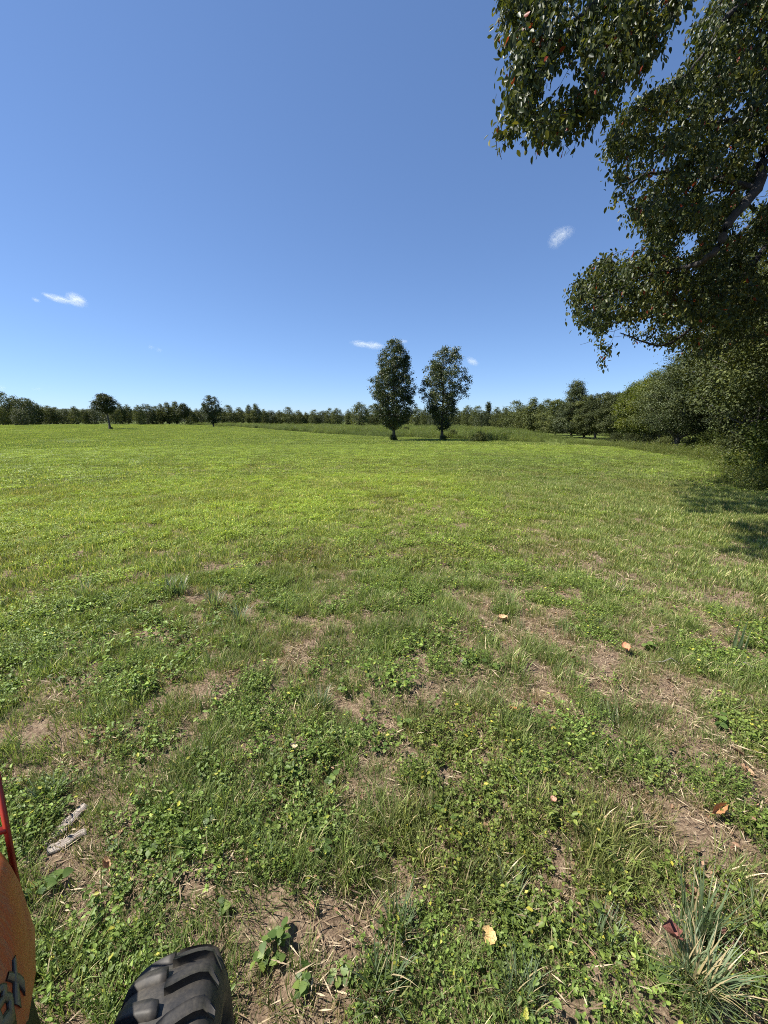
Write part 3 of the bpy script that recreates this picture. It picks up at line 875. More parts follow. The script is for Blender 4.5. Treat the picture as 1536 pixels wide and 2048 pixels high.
def scatter(name, coll, nvar, x, y, scale, tint, label, cat, tilt=0.12, z=None, seed=0, rotz=None, zs=0.0):
    n = len(x)
    rng = np.random.default_rng(900 + seed)
    zz = ground_z(x, y) + zs if z is None else z
    me = bpy.data.meshes.new(name)
    me.vertices.add(n)
    me.vertices.foreach_set('co', np.stack([x, y, zz], 1).astype(np.float32).ravel())
    rot = np.stack([rng.normal(size=n) * tilt, rng.normal(size=n) * tilt, rng.random(n) * 6.283], 1)
    def attr(nm, ty, key, arr):
        at = me.attributes.new(nm, ty, 'POINT'); at.data.foreach_set(key, arr.ravel())
    attr('rot', 'FLOAT_VECTOR', 'vector', rot.astype(np.float32))
    sc3 = np.repeat(np.asarray(scale)[:, None], 3, 1) if np.ndim(scale) == 1 else scale
    attr('scl', 'FLOAT_VECTOR', 'vector', sc3.astype(np.float32))
    attr('tint', 'FLOAT_COLOR', 'color', np.concatenate([tint, np.ones((n, 1))], 1).astype(np.float32))
    attr('pick', 'INT', 'value', rng.integers(0, nvar, n).astype(np.int32))
    o = link(name, me)
    tag(o, label, cat, kind='stuff')
    ng = bpy.data.node_groups.new('scatter_' + name, 'GeometryNodeTree')
    ng.interface.new_socket('Geometry', in_out='INPUT', socket_type='NodeSocketGeometry')
    ng.interface.new_socket('Geometry', in_out='OUTPUT', socket_type='NodeSocketGeometry')
    N, L = ng.nodes, ng.links
    gi = N.new('NodeGroupInput'); go = N.new('NodeGroupOutput')
    m2p = N.new('GeometryNodeMeshToPoints')
    iop = N.new('GeometryNodeInstanceOnPoints')
    ci = N.new('GeometryNodeCollectionInfo'); ci.inputs['Collection'].default_value = coll
    ci.inputs['Separate Children'].default_value = True; ci.inputs['Reset Children'].default_value = True
    def na(nm, ty):
        a = N.new('GeometryNodeInputNamedAttribute'); a.data_type = ty; a.inputs['Name'].default_value = nm
        return a.outputs['Attribute']
    L.new(gi.outputs[0], m2p.inputs[0]); L.new(m2p.outputs[0], iop.inputs['Points'])
    L.new(ci.outputs[0], iop.inputs['Instance'])
    iop.inputs['Pick Instance'].default_value = True
    L.new(na('pick', 'INT'), iop.inputs['Instance Index'])
    L.new(na('rot', 'FLOAT_VECTOR'), iop.inputs['Rotation'])
    L.new(na('scl', 'FLOAT_VECTOR'), iop.inputs['Scale'])
    L.new(iop.outputs[0], go.inputs[0])
    md = o.modifiers.new('scatter', 'NODES'); md.node_group = ng
    return o

def blade_tuft(n, rad, h, w, lean, seed, dry=0.06, mat='grass', segs=3):
    rng = np.random.default_rng(seed)
    a = rng.random(n) * 6.283; r = rad * np.sqrt(rng.random(n))
    P = np.stack([r * np.cos(a), r * np.sin(a), np.full(n, -0.008)], 1)
    az = a + rng.normal(size=n) * 1.2
    hh = h * rng.uniform(0.45, 1.15, n)
    rn = rng.random(n) * 0.88
    rn = np.where(rng.random(n) < dry, rng.uniform(0.92, 1, n), rn)
    mb = MB(); add_blades(mb, P, az, hh, w * rng.uniform(0.6, 1.2, n), lean * rng.uniform(0.3, 1.25, n), rn, segs)
    return mb.mesh('tuft', M[mat])

def clover_patch(nst, rad, h, ls, seed, mat='broad', per=5, six=False, stem=True):
    rng = np.random.default_rng(seed); mb = MB()
    P, D, N = [], [], []
    for q in range(nst):
        a = rng.random() * 6.283; r = rad * math.sqrt(rng.random())
        b = np.array([r * cos(a), r * sin(a), 0]); top = b + [rng.normal() * h * 0.5, rng.normal() * h * 0.5, h * rng.uniform(0.5, 1.1)]
        if stem:
            add_tube(mb, np.array([b, (b + top) / 2 + [0, 0, h * .1], top]), [0.0011, 0.0009, 0.0007], 3, 0.4, False)
        for k in range(per):
            t = 0.35 + 0.65 * (k + 1) / per
            an = rng.random() * 6.283
            P.append(b * (1 - t) + top * t)
            D.append([cos(an), sin(an), rng.uniform(-0.25, 0.35)]); N.append([rng.normal() * .35, rng.normal() * .35, 1])
    P, D, N = np.array(P), np.array(D), np.array(N); n = len(P)
    s = ls * rng.uniform(0.55, 1.25, n)
    add_leaves(mb, P, D, N, s, s * 0.62, six, rng.random(n) ** 1.1, 0.15)
    return mb.mesh('patch', M[mat])

def litter(n, rad, l, w, seed, mat='straw', leafy=False):
    rng = np.random.default_rng(seed); mb = MB()
    P = np.stack([rng.normal(size=n) * rad * .6, rng.normal(size=n) * rad * .6, rng.uniform(0.001, 0.018, n)], 1)
    a = rng.random(n) * 6.283
    D = np.stack([np.cos(a), np.sin(a), rng.normal(size=n) * (0.3 if leafy else 0.12)], 1)
    N = np.stack([rng.normal(size=n) * .5, rng.normal(size=n) * .5, np.ones(n)], 1)
    L = l * rng.uniform(0.4, 1.4, n)
    add_leaves(mb, P, D, N, L, (L * 0.55 if leafy else w * rng.uniform(.6, 1.6, n)), leafy, rng.random(n), 0.35 if leafy else 0.1)
    return mb.mesh('litter', M[mat])

library('fine_near', [blade_tuft(34, 0.05, 0.072, 0.0032, 0.95, 10 + k, 0.05) for k in range(5)] + [blade_tuft(26, 0.05, 0.09, 0.0036, 1.05, 20 + k, 0.08) for k in range(3)])
library('dry_near', [blade_tuft(30, 0.05, 0.06, 0.0026, 1.15, 30 + k, 0.75) for k in range(4)])
library('clover_near', [clover_patch(18, 0.055, 0.045, 0.0105, 40 + k, per=6) for k in range(4)] + [clover_patch(11, 0.06, 0.055, 0.0155, 50 + k, per=5, six=True) for k in range(3)])
library('broad_near', [clover_patch(5, 0.05, 0.065, 0.027, 60 + k, per=5, six=True) for k in range(4)])
library('straw_near', [litter(26, 0.09, 0.055, 0.0028, 70 + k) for k in range(4)])
library('dead_near', [litter(5, 0.12, 0.028, 0.01, 80 + k, 'dead', True) for k in range(5)])
library('fine_mid', [blade_tuft(48, 0.12, 0.078, 0.0075, 0.9, 90 + k, 0.05) for k in range(5)])
library('clover_mid', [clover_patch(36, 0.14, 0.06, 0.019, 100 + k, per=6, stem=False) for k in range(4)])
library('fine_far', [blade_tuft(100, 0.36, 0.085, 0.013, 0.85, 110 + k, 0.04, segs=2) for k in range(5)] + [clover_patch(40, 0.32, 0.07, 0.045, 115 + k, per=4, stem=False) for k in range(2)])
library('fine_vfar', [blade_tuft(120, 1.25, 0.11, 0.042, 0.8, 120 + k, 0.03, segs=2) for k in range(4)])
library('tuft_big', [blade_tuft(46, 0.07, 0.20, 0.0062, 0.85, 130 + k, 0.12, 'grass') for k in range(4)])

# tint of the sward: yellow-green out in the field, duller to the right and near the camera
def sward_tint(x, y):
    r = np.hypot(x, y)
    n1 = fbm(x / 3.0, y / 3.0, 61, 4); n2 = fbm(x / 14, y / 14, 62, 3); n3 = fbm(x / 0.5, y / 0.5, 63, 3)
    lush = ss((r - 2.5) / 6) * (0.55 + 0.75 * n2) * (1 - 0.55 * ss((x + 1 - 0.10 * y) / 5) * (1 - ss((y - 18) / 20)))
    lush = np.clip(lush + (n1 - 0.5) * 0.5, 0, 1.2)
    base = np.stack([1.55 + 0 * x, 1.58 + 0 * x, 1.62 + 0 * x], 1)
    lushc = np.array([2.42, 2.34, 1.80])
    t = base * (1 - lush[:, None]) + lushc * lush[:, None]
    t *= ((0.82 + 0.36 * n3) * R.uniform(0.68, 1.32, len(x)))[:, None]
    br = np.clip((fbm(x / 1.2, y / 1.2, 64, 4) - 0.58) * 6, 0, 1) * (1 - ss((r - 20) / 20))
    t = t * (1 - 0.5 * br[:, None]) + np.array([1.7, 1.35, 1.3]) * 0.5 * br[:, None]
    return t

def in_weeds(x, y):
    return y > weed_front(x, y)
# front edge of the tall weeds, as ground points
wf = np.array([on_ground(a, b)[:2] for a, b in ((330, 848), (420, 851), (480, 854), (560, 861), (640, 867), (720, 872), (780, 875), (850, 876), (930, 879), (1000, 883), (1080, 886), (1140, 889), (1200, 893))])
wang = np.arctan2(wf[:, 0], wf[:, 1]); wr = np.hypot(wf[:, 0], wf[:, 1])
def weed_front(x, y):
    return None
def weed_mask(x, y):
    a = np.arctan2(x, y); r = np.hypot(x, y)
    f = np.interp(a, wang, wr) + (fbm(a * 60, a * 0, 71, 3) - 0.5) * 4
    return (a > wang[0]) & (a < 0.52) & (r > f)

def thin(x, y, p):
    k = R.random(len(x)) < p
    return x[k], y[k]

# near
x, y = sector(900, 0.35, 4.6); b = bare_at(x, y)
den = np.clip(1.0 - b * 0.93, 0.05, 1) * np.clip((fbm(x * 7, y * 7, 81, 3) - 0.30) * 3.6, 0.04, 1)
x1, y1 = thin(x, y, den)
scatter('meadow_grass', lib['fine_near'], 8, x1, y1, R.uniform(0.55, 1.35, len(x1)) * np.clip(0.15 + 1.75 * fbm(x1 * 4.5, y1 * 4.5, 82, 3), .4, 1.6), sward_tint(x1, y1) * 1.1, 'fine short grass growing thick over the foreground', 'grass', 0.2, seed=1)
x1, y1 = thin(x, y, np.clip(0.10 + b * 0.30 + (fbm(x * 2, y * 2, 84, 3) - .45), 0, 0.5) * 0.5)
scatter('dry_grass', lib['dry_near'], 4, x1, y1, R.uniform(0.6, 1.4, len(x1)), np.ones((len(x1), 3)) * [1.1, 1.0, 0.95], 'yellowed dry grass among the green in the foreground', 'grass', 0.3, seed=2)
cm = np.clip((fbm(x * 2.3, y * 2.3, 86, 4) - 0.44) * 5, 0, 1) * (1 - 0.75 * b)
x1, y1 = thin(x, y, cm * 0.36)
scatter('low_weeds', lib['clover_near'], 7, x1, y1, R.uniform(0.7, 1.5, len(x1)), sward_tint(x1, y1) * [0.95, 1.0, 0.9], 'small leaved low weeds matted among the foreground grass', 'weeds', 0.2, seed=3)
cm = np.clip((fbm(x * 1.1 + 5, y * 1.1, 88, 4) - 0.52) * 7, 0, 1) * (1 - 0.7 * b)
x1, y1 = thin(x, y, cm * 0.075)
scatter('broad_weeds', lib['broad_near'], 4, x1, y1, R.uniform(0.7, 1.35, len(x1)), sward_tint(x1, y1) * [0.95, 1.02, 0.9], 'broad leaved seedlings scattered in the foreground turf', 'weeds', 0.2, seed=4)
x1, y1 = thin(x, y, np.clip(0.08 + b * 0.9, 0, 1) * 0.42)
scatter('straw_litter', lib['straw_near'], 4, x1, y1, R.uniform(0.6, 1.5, len(x1)), np.ones((len(x1), 3)), 'dry straw and stalk litter lying on the bare patches', 'straw', 0.12, seed=5)
x1, y1 = thin(x, y, np.clip(0.05 + b * 0.6, 0, 1) * 0.10)
scatter('leaf_litter', lib['dead_near'], 5, x1, y1, R.uniform(0.6, 1.3, len(x1)), np.ones((len(x1), 3)), 'small brown dead leaf scraps on the soil', 'leaf litter', 0.15, seed=6)
# taller tufts, near and middle
x, y = sector(3.2, 0.9, 16); r = np.hypot(x, y)
k = R.random(len(x)) < np.clip((fbm(x / 1.3, y / 1.3, 91, 3) - 0.42) * 3, 0, 1)
x, y = x[k], y[k]
scatter('coarse_grass', lib['tuft_big'], 4, x, y, R.uniform(0.45, 0.95, len(x)), sward_tint(x, y) * [0.95, 0.98, 1.3], 'taller coarse grass tufts standing out of the turf', 'grass', 0.2, seed=7)
# middle
x, y = sector(170, 4.4, 13.5); b = bare_at(x, y)
x1, y1 = thin(x, y, np.clip(1 - b * 0.8, 0, 1) * np.clip(0.6 + fbm(x * 2, y * 2, 94, 3), 0, 1))
scatter('field_grass', lib['fine_mid'], 5, x1, y1, R.uniform(0.6, 1.25, len(x1)) * (0.6 + 0.8 * fbm(x1 * 1.6, y1 * 1.6, 92, 3)), sward_tint(x1, y1), 'short green grass of the field beyond the foreground', 'grass', 0.15, seed=8)
cm = np.clip((fbm(x / 1.5, y / 1.5, 95, 4) - 0.40) * 5, 0, 1) * ss((3.5 - x + 0.2 * y) / 4)
x1, y1 = thin(x, y, cm * 0.26)
scatter('field_weeds', lib['clover_mid'], 4, x1, y1, R.uniform(0.7, 1.3, len(x1)), sward_tint(x1, y1) * [1.05, 1.08, 0.85], 'leafy yellow green ground weeds covering the field', 'weeds', 0.15, seed=9)
x1, y1 = thin(x, y, b * 0.4)
scatter('straw_patches', lib['straw_near'], 4, x1, y1, R.uniform(1.2, 2.2, len(x1)), np.ones((len(x1), 3)), 'straw on worn patches of the middle ground', 'straw', 0.1, seed=10)
# far
x, y = sector(15, 13, 42); k = ~weed_mask(x, y); x, y = x[k], y[k]
scatter('far_field_grass', lib['fine_far'], 7, x, y, R.uniform(0.7, 1.2, len(x)), sward_tint(x, y), 'bright green grass of the open field', 'grass', 0.08, seed=11)
x, y = sector(1.25, 41, 175); k = ~weed_mask(x, y); x, y = x[k], y[k]
scatter('distant_field_grass', lib['fine_vfar'], 4, x, y, R.uniform(0.8, 1.2, len(x)), sward_tint(x, y) * 0.95, 'distant part of the mown green field', 'grass', 0.03, seed=12)

# tall weeds in front of the treeline
def weed_mesh(seed, h=1.0, n=16, ls=0.13):
    rng = np.random.default_rng(seed); mb = MB()
    P, D, N = [], [], []
    for q in range(n):
        a = rng.random() * 6.283; r = 0.55 * math.sqrt(rng.random())
        b = np.array([r * cos(a), r * sin(a), 0]); hh = h * rng.uniform(0.35, 1.15)
        top = b + [rng.normal() * 0.12, rng.normal() * 0.12, hh]
        add_tube(mb, np.array([b, top]), [0.006, 0.003], 3, 0.8, False)
        for k in range(11):
            t = 0.2 + 0.8 * k / 10; an = rng.random() * 6.283
            P.append(b * (1 - t) + top * t); D.append([cos(an), sin(an), rng.uniform(-.1, .9)]); N.append([rng.normal() * .5, rng.normal() * .5, 1])
    P, D, N = np.array(P), np.array(D), np.array(N); m = len(P)
    s = ls * rng.uniform(.5, 1.2, m)
    add_leaves(mb, P, D, N, s, s * 0.4, False, rng.random(m), .15)
    return mb.mesh('weed', M['weed_leaf'])
library('weeds', [weed_mesh(140 + k, 1.0, 16, (0.13, 0.16, 0.11)[k % 3]) for k in range(6)])
x, y = sector(2.6, 36, 175, radians(40)); k = weed_mask(x, y); x, y = x[k], y[k]
# stop at the treeline
aa = np.arctan2(x, y)
lim = np.interp(aa, [-0.55, -0.3, -0.1, 0.1, 0.25, 0.33, 0.4, 0.46, 0.52], [158, 165, 172, 150, 120, 88, 66, 52, 42])
k = y < lim
x, y = x[k], y[k]
r = np.hypot(x, y)
nz = fbm(x / 5, y / 5, 97, 3)
wt = np.stack([0.50 + 0.75 * nz, 0.68 + 0.7 * nz, 0.8 + 0.3 * nz], 1) * R.uniform(0.6, 1.3, (len(x), 1))
hs = (0.4 + 1.2 * fbm(x / 4, y / 4, 98, 3) ** 1.3) * 0.78 * R.uniform(0.6, 1.4, len(x)) * (1 - 0.55 * ss((np.arctan2(x, y) - 0.30) / 0.2))
scatter('tall_weeds', lib['weeds'], 6, x, y, hs, wt, 'band of tall weeds between the mown field and the treeline', 'weeds', 0.08, seed=13)
# fringe of weeds along the foot of the right wood
tt = R.random(700)
ex = np.interp(tt, [0, .25, .5, .75, 1], [9.6, 13.6, 17.0, 19.5, 22]) + R.normal(size=700) * 0.5 + 0.3
ey = np.interp(tt, [0, .25, .5, .75, 1], [9.5, 14.5, 20.5, 29, 42]) + R.normal(size=700) * 0.5
scatter('edge_weeds', lib['weeds'], 6, ex, ey, R.uniform(0.25, 0.65, 700), np.ones((700, 3)) * [0.85, 0.95, 0.9], 'low leafy weeds along the foot of the right wood', 'weeds', 0.1, seed=14)

# ------------------------------------------------------------------ single plants, leaves and wood in the foreground
def broad_plant(seed, nl, size, spread, h):
    rng = np.random.default_rng(seed)
    root_parts = []
    st = MB(); leaves_ = []
    for q in range(max(2, nl // 4)):
        a = rng.random() * 6.283
        end = np.array([cos(a) * spread * rng.uniform(.2, 1), sin(a) * spread * rng.uniform(.2, 1), h * rng.uniform(.6, 1.1)])
        tt = np.linspace(0, 1, 5)[:, None]; mid = end * [0.4, 0.4, 0.8]
        pl = 2 * mid * tt * (1 - tt) + end * tt ** 2
        add_tube(st, pl, np.linspace(0.0018, 0.0011, 5), 4, 0.3)
        for k in range(4):
            t = 0.4 + 0.6 * k / 3; p = 2 * mid * t * (1 - t) + end * t ** 2
            an = a + k * 2.4 + rng.normal() * .5
            leaves_.append((p, np.array([cos(an), sin(an), rng.uniform(-.35, .15)]), np.array([rng.normal() * .3, rng.normal() * .3, 1]), size * rng.uniform(.65, 1.2), rng.random()))
    return st, leaves_

lv = []
for q in range(5):
    lb = MB()
    # heart to egg shaped leaf with eight corners
    o_ = np.array([[0, 0, 0], [.33, .08, .03], [.45, .32, .05], [.36, .62, .03], [0, 1, -.1], [-.36, .62, .03], [-.45, .32, .05], [-.33, .08, .03], [0, .38, -.02]])
    lb.add(o_, np.array([[8, 0, 1], [8, 1, 2], [8, 2, 3], [8, 3, 4], [8, 4, 5], [8, 5, 6], [8, 6, 7], [8, 7, 0]]), q / 4.0)
    lv.append(lb.mesh('leaf', M['broad_plain']))
spots = [(425, 1640, .040), (370, 1705, .038), (520, 1672, .040), (655, 1578, .042), (640, 1665, .030), (880, 1625, .036), (920, 1660, .040), (765, 1705, .036), (640, 1712, .040),
         (810, 1450, .046), (760, 1505, .036), (450, 1835, .034), (555, 1880, .042), (540, 1935, .038), (595, 1985, .042), (110, 1765, .044), (60, 1800, .042), (240, 1690, .034),
         (300, 1705, .036), (1235, 1755, .036), (1240, 1690, .030), (930, 1330, .045), (985, 1340, .05), (1180, 1500, .04), (1340, 1980, .038), (690, 1960, .036), (1060, 1900, .030), (1300, 1300, .06), (1430, 1450, .05)]
plant_where = ['at the top of the row left of centre', 'closest to the pale weathered wood on its right', 'right of the dry patch left of centre', 'standing above the large centre weed patch', 'at the left edge of the large centre weed patch',
    'in the upper part of the large centre weed patch', 'at the right edge of the large centre weed patch', 'below the large centre weed patch', 'below and left of the large centre weed patch', 'among the tufts above the pink fallen leaf', 'just below the pink fallen leaf',
    'directly above the tyre', 'upper of three beside the tyre', 'middle of three beside the tyre', 'lowest of three beside the tyre', 'close to the hood below the wood', 'touching the edge of the orange hood', 'under the short bleached wood chunk', 'right of the folded tan leaf',
    'between the two bluish tufts and the litter', 'on the litter above the small bluish tuft', 'in the left of two clumps above the orange brown leaf', 'in the right of two clumps above the orange brown leaf', 'on the right slope below the worn patch',
    'at the bottom border left of the largest tuft', 'at the bottom border right of the tyre plants', 'just right of the pale yellow fallen leaf', 'beside the orange pink fallen leaf', 'near the right border of the middle ground']
for i, (px_, py_, s) in enumerate(spots):
    p = on_ground(px_, py_)
    e = link('broadleaf_weed', None, loc=p, rot=(0, 0, random.random() * 6))
    s = s * 0.74
    st, ls = broad_plant(500 + i, 12 if i % 3 else 16, s, s * 1.9, s * 1.8)
    link('stems', st.mesh('stems', M['broad_plain']), e)
    for (pp, d_, n_, sz, rn) in ls:
        d_ = unit(d_); s_ = unit(np.cross(d_, n_)); u_ = np.cross(s_, d_)
        m = Matrix([[s_[0], d_[0], u_[0]], [s_[1], d_[1], u_[1]], [s_[2], d_[2], u_[2]]])
        o = link('leaf', lv[int(rn * 4.99)], e, pp, m.to_euler()); o.scale = (sz, sz, sz)
    tag(e, 'heart leaved light green weed ' + plant_where[i], 'plant', 'broad leaved weeds in the foreground')

def big_tuft(px_, py_, n, h, w, lean, label, seed, mat='fescue', dry=0.15):
    p = on_ground(px_, py_)
    me = blade_tuft(n, 0.05, h, w, lean, seed, dry, mat, 5)
    tag(link('grass_tuft', me, loc=p), label, 'grass tuft', 'bluish grass tufts in the foreground')
big_tuft(1385, 1975, 210, 0.235, 0.0065, 1.05, 'largest bluish grass tuft in the lower right corner, under the curled red brown leaf', 601, dry=0.32)
big_tuft(1395, 1870, 90, 0.26, 0.0078, 0.55, 'upright tall bladed bluish tuft above the largest tuft', 602, dry=0.04)
big_tuft(1205, 1880, 110, 0.12, 0.0048, 0.9, 'smaller bluish grass tuft left of the largest tuft', 603)
big_tuft(1040, 2010, 130, 0.14, 0.0048, 0.9, 'bluish grass tuft at the bottom border right of centre', 604)
big_tuft(800, 1860, 90, 0.17, 0.0050, 0.8, 'green grass tuft in the bottom middle', 605)
big_tuft(760, 1990, 60, 0.19, 0.0060, 0.9, 'long bladed grass tuft at the bottom border left of centre', 606)
big_tuft(1010, 1800, 40, 0.16, 0.0055, 1.2, 'sprawling grass tuft above the yellow fallen leaf', 607)
big_tuft(1510, 1850, 50, 0.13, 0.0048, .8, 'grass tuft touching the right border in the foreground', 608)
big_tuft(100, 1600, 80, 0.14, 0.0060, 1.0, 'light green grass tuft above the weathered wood', 609, dry=.05)
big_tuft(640, 1350 + 70, 60, 0.17, 0.0060, 1.1, 'drooping grass tuft in the left middle ground', 610)
for q, (px_, py_) in enumerate(((170, 1195), (340, 1190), (430, 1215), (360, 1190), (480, 1250))):
    big_tuft(px_, py_, 50, 0.24, 0.010, 0.95, ('coarse silvery tuft furthest left in the row of tall tufts', 'coarse silvery tuft second in the row of tall tufts', 'coarse silvery tuft right of centre in the row of tall tufts',
             'coarse silvery tuft crowding the second tuft of the row', 'coarse silvery tuft lowest in the row of tall tufts')[q], 620 + q, dry=0.1)
big_tuft(1475, 1305, 24, 0.30, 0.010, 0.3, 'upright light green tuft near the right border of the middle ground', 630, dry=0.0)
big_tuft(1230, 1190, 60, 0.18, 0.006, 1.0, 'straw coloured tuft beside the worn patch on the right', 631, dry=0.6)

def solid(name, cols, rough=0.6, scale=20, bump=0.4, spec=.3):
    return surf_mat(name, cols, scale, rough, bump, spec=spec)
def fallen_leaf(px_, py_, size, c1, c2, label, seed, curl=0.25, zoff=0.035, aspect=0.75):
    rng = np.random.default_rng(seed)
    p = on_ground(px_, py_); n = 9
    mb = MB(); V = []
    out = []
    for i in range(n):
        t = i / (n - 1)
        hw = aspect * 0.5 * math.sin(pi * min(t * 0.92 + 0.06, 1)) ** 0.7 * (1 + 0.1 * (-1) ** i)
        for s in (-1, -.5, 0, .5, 1):
            out.append([s * hw * size, (t - .5) * size, size * (curl * (s * s) * (0.6 + .6 * t) + 0.12 * (t - .5) ** 2 * 4 + rng.normal() * .012)])
    V = np.array(out)
    Q = [[i * 5 + j, i * 5 + j + 1, i * 5 + j + 6, i * 5 + j + 5] for i in range(n - 1) for j in range(4)]
    mb.add(V, Q)
    mat = solid('fallen_leaf_colour', [(0.3, c1), (0.7, c2)], 0.6, 40)
    o = link('fallen_leaf', mb.mesh('fallen_leaf', mat, True), loc=p + [0, 0, zoff], rot=(rng.normal() * .3 + .15, rng.normal() * .25, rng.random() * 6))
    st = MB(); add_tube(st, np.array([[0, -size * .5, size * .1], [0, -size * .7, size * .06], [size * .05, -size * .95, size * .1]]), [0.0012, 0.001, 0.0008], 4)
    link('stalk', st.mesh('stalk', mat), o)
    tag(o, label, 'leaf', 'fallen leaves in the foreground')
fallen_leaf(975, 1893, .050, (.42, .25, .08), (.62, .44, .20), 'pale yellow fallen leaf caught on the grass at lower centre', 1, .15, .05, 1.0)
fallen_leaf(1325, 1922, .060, (.13, .045, .035), (.26, .11, .085), 'curled red brown fallen leaf on the largest grass tuft', 2, .5, .13)
fallen_leaf(1432, 1632, .075, (.28, .13, .05), (.42, .24, .11), 'long brown fallen leaf on the litter at right', 3, .4, .03, .45)
fallen_leaf(1104, 1617, .035, (.42, .20, .14), (.55, .33, .22), 'small pinkish tan fallen leaf right of centre', 4, .2, .05)
fallen_leaf(588, 1508, .040, (.55, .42, .22), (.7, .58, .36), 'cream coloured fallen leaf left of centre', 5, .2, .05)
fallen_leaf(727, 1457, .050, (.42, .16, .13), (.55, .28, .22), 'pink fallen leaf in the grass above the centre weeds', 6, .3, .05)
fallen_leaf(1250, 1307, .075, (.45, .17, .08), (.55, .28, .16), 'orange pink fallen leaf right of the centre weeds', 7, .3, .05)
fallen_leaf(1025, 1430, .06, (.40, .11, .04), (.50, .22, .09), 'bright orange brown fallen leaf on the litter', 8, .3, .03)
fallen_leaf(1380, 1800, .055, (.20, .11, .07), (.33, .2, .13), 'dull brown fallen leaf behind the upright tuft', 9, .4, .03)
fallen_leaf(1490, 1548, .06, (.30, .17, .09), (.42, .28, .17), 'tan fallen leaf on the bare patch at the right border', 10, .3, .02)
fallen_leaf(1450, 1895, .055, (.11, .05, .04), (.20, .10, .08), 'dark brown fallen leaf right of the largest tuft', 11, .45, .03)
fallen_leaf(605, 1625, .045, (.42, .24, .12), (.52, .34, .19), 'tan fallen leaf on the dry patch left of centre', 12, .3, .03)
fallen_leaf(215, 1745, .050, (.45, .27, .14), (.56, .38, .23), 'folded tan fallen leaf below the weathered wood', 13, .6, .03, .5)
fallen_leaf(1005, 1245, .08, (.45, .27, .14), (.56, .38, .23), 'tan fallen leaf on the worn patch in the middle ground', 14, .3, .04)

def wood_slab():
    p = on_ground(128, 1668)
    wm, nt, N, L = new_mat('weathered_wood')
    tc = N.new('ShaderNodeTexCoord'); mp = N.new('ShaderNodeMapping'); mp.inputs['Scale'].default_value = (60, 5, 20)
    ns = N.new('ShaderNodeTexNoise'); ns.inputs['Scale'].default_value = 3; ns.inputs['Detail'].default_value = 8
    L.new(tc.outputs['Object'], mp.inputs[0]); L.new(mp.outputs[0], ns.inputs['Vector'])
    col = ramp(nt, ns.outputs['Fac'], [(.3, (.06, .05, .045)), (.5, (.22, .18, .15)), (.7, (.42, .37, .31))])
    pr = N.new('ShaderNodeBsdfPrincipled'); pr.inputs['Roughness'].default_value = .85; L.new(col, pr.inputs['Base Color'])
    b = N.new('ShaderNodeBump'); b.inputs['Strength'].default_value = .8; b.inputs['Distance'].default_value = .006
    L.new(ns.outputs['Fac'], b.inputs['Height']); L.new(b.outputs[0], pr.inputs['Normal'])
    o_ = N.new('ShaderNodeOutputMaterial'); L.new(pr.outputs[0], o_.inputs[0])
    rng = np.random.default_rng(4)
    def slab(l, w, t, seed):
        rng = np.random.default_rng(seed); n = 14; V = []
        for i in range(n):
            u = i / (n - 1); ww = w * (0.55 + .45 * sin(pi * min(u + .25, 1) * .9)) * (1 + rng.normal() * .08)
            x0 = rng.normal() * w * .05
            for (sx, sz) in ((-1, -.2), (-.8, .7), (-.2, 1), (.35, .75), (.9, .5), (1, -.3)):
                V.append([x0 + sx * ww / 2, (u - .5) * l, sz * t * (1 + rng.normal() * .15)])
        Q = [[i * 6 + j, i * 6 + (j + 1) % 6, i * 6 + 6 + (j + 1) % 6, i * 6 + 6 + j] for i in range(n - 1) for j in range(6)]
        mb = MB().add(np.array(V), Q); mb.f4.append(np.array([[0, 1, 2, 5], [2, 3, 4, 5]])); mb.f4.append(np.array([[0, 1, 2, 5], [2, 3, 4, 5]]) + 6 * (n - 1))
        return mb
    o = link('wood_slab', slab(.18, .060, .010, 1).mesh('wood_slab', wm), loc=p + [-.015, .03, .012], rot=(.04, .08, radians(-14)))
    tag(o, 'pale weathered splintered wood lying beside the orange hood', 'wood')
    o2 = link('wood_slab', slab(.13, .05, .012, 2).mesh('wood_chunk', wm), loc=p + [.055, -.045, .02], rot=(.0, .1, radians(-50)))
    tag(o2, 'short bleached wood chunk at the near end of the weathered slab', 'wood')
wood_slab()
tm = M['bark_pale']
for (a, b_, r, lab) in (((1560, 1830), (1440, 1760), .0035, 'thin pale twig near the largest tuft'), ((1385, 1335), (1300, 1330), .006, 'grey stick on the worn patch at right'), ((1510, 1345), (1440, 1335), .008, 'pale stick at the right border of the middle ground'), ((1000, 1540), (1045, 1590), .003, 'thin twig in the middle of the foreground')):
    p = on_ground(*a); q = on_ground(*b_); tt = np.linspace(0, 1, 7)[:, None]
    pl = p * (1 - tt) + q * tt + R.normal(size=(7, 3)) * .01 + [0, 0, .03]
    c = pl.mean(0)
    mb = MB(); add_tube(mb, pl - c, np.linspace(r, r * .5, 7), 6)
    tag(link('twig', mb.mesh('twig', tm, True), loc=c), lab, 'twig')

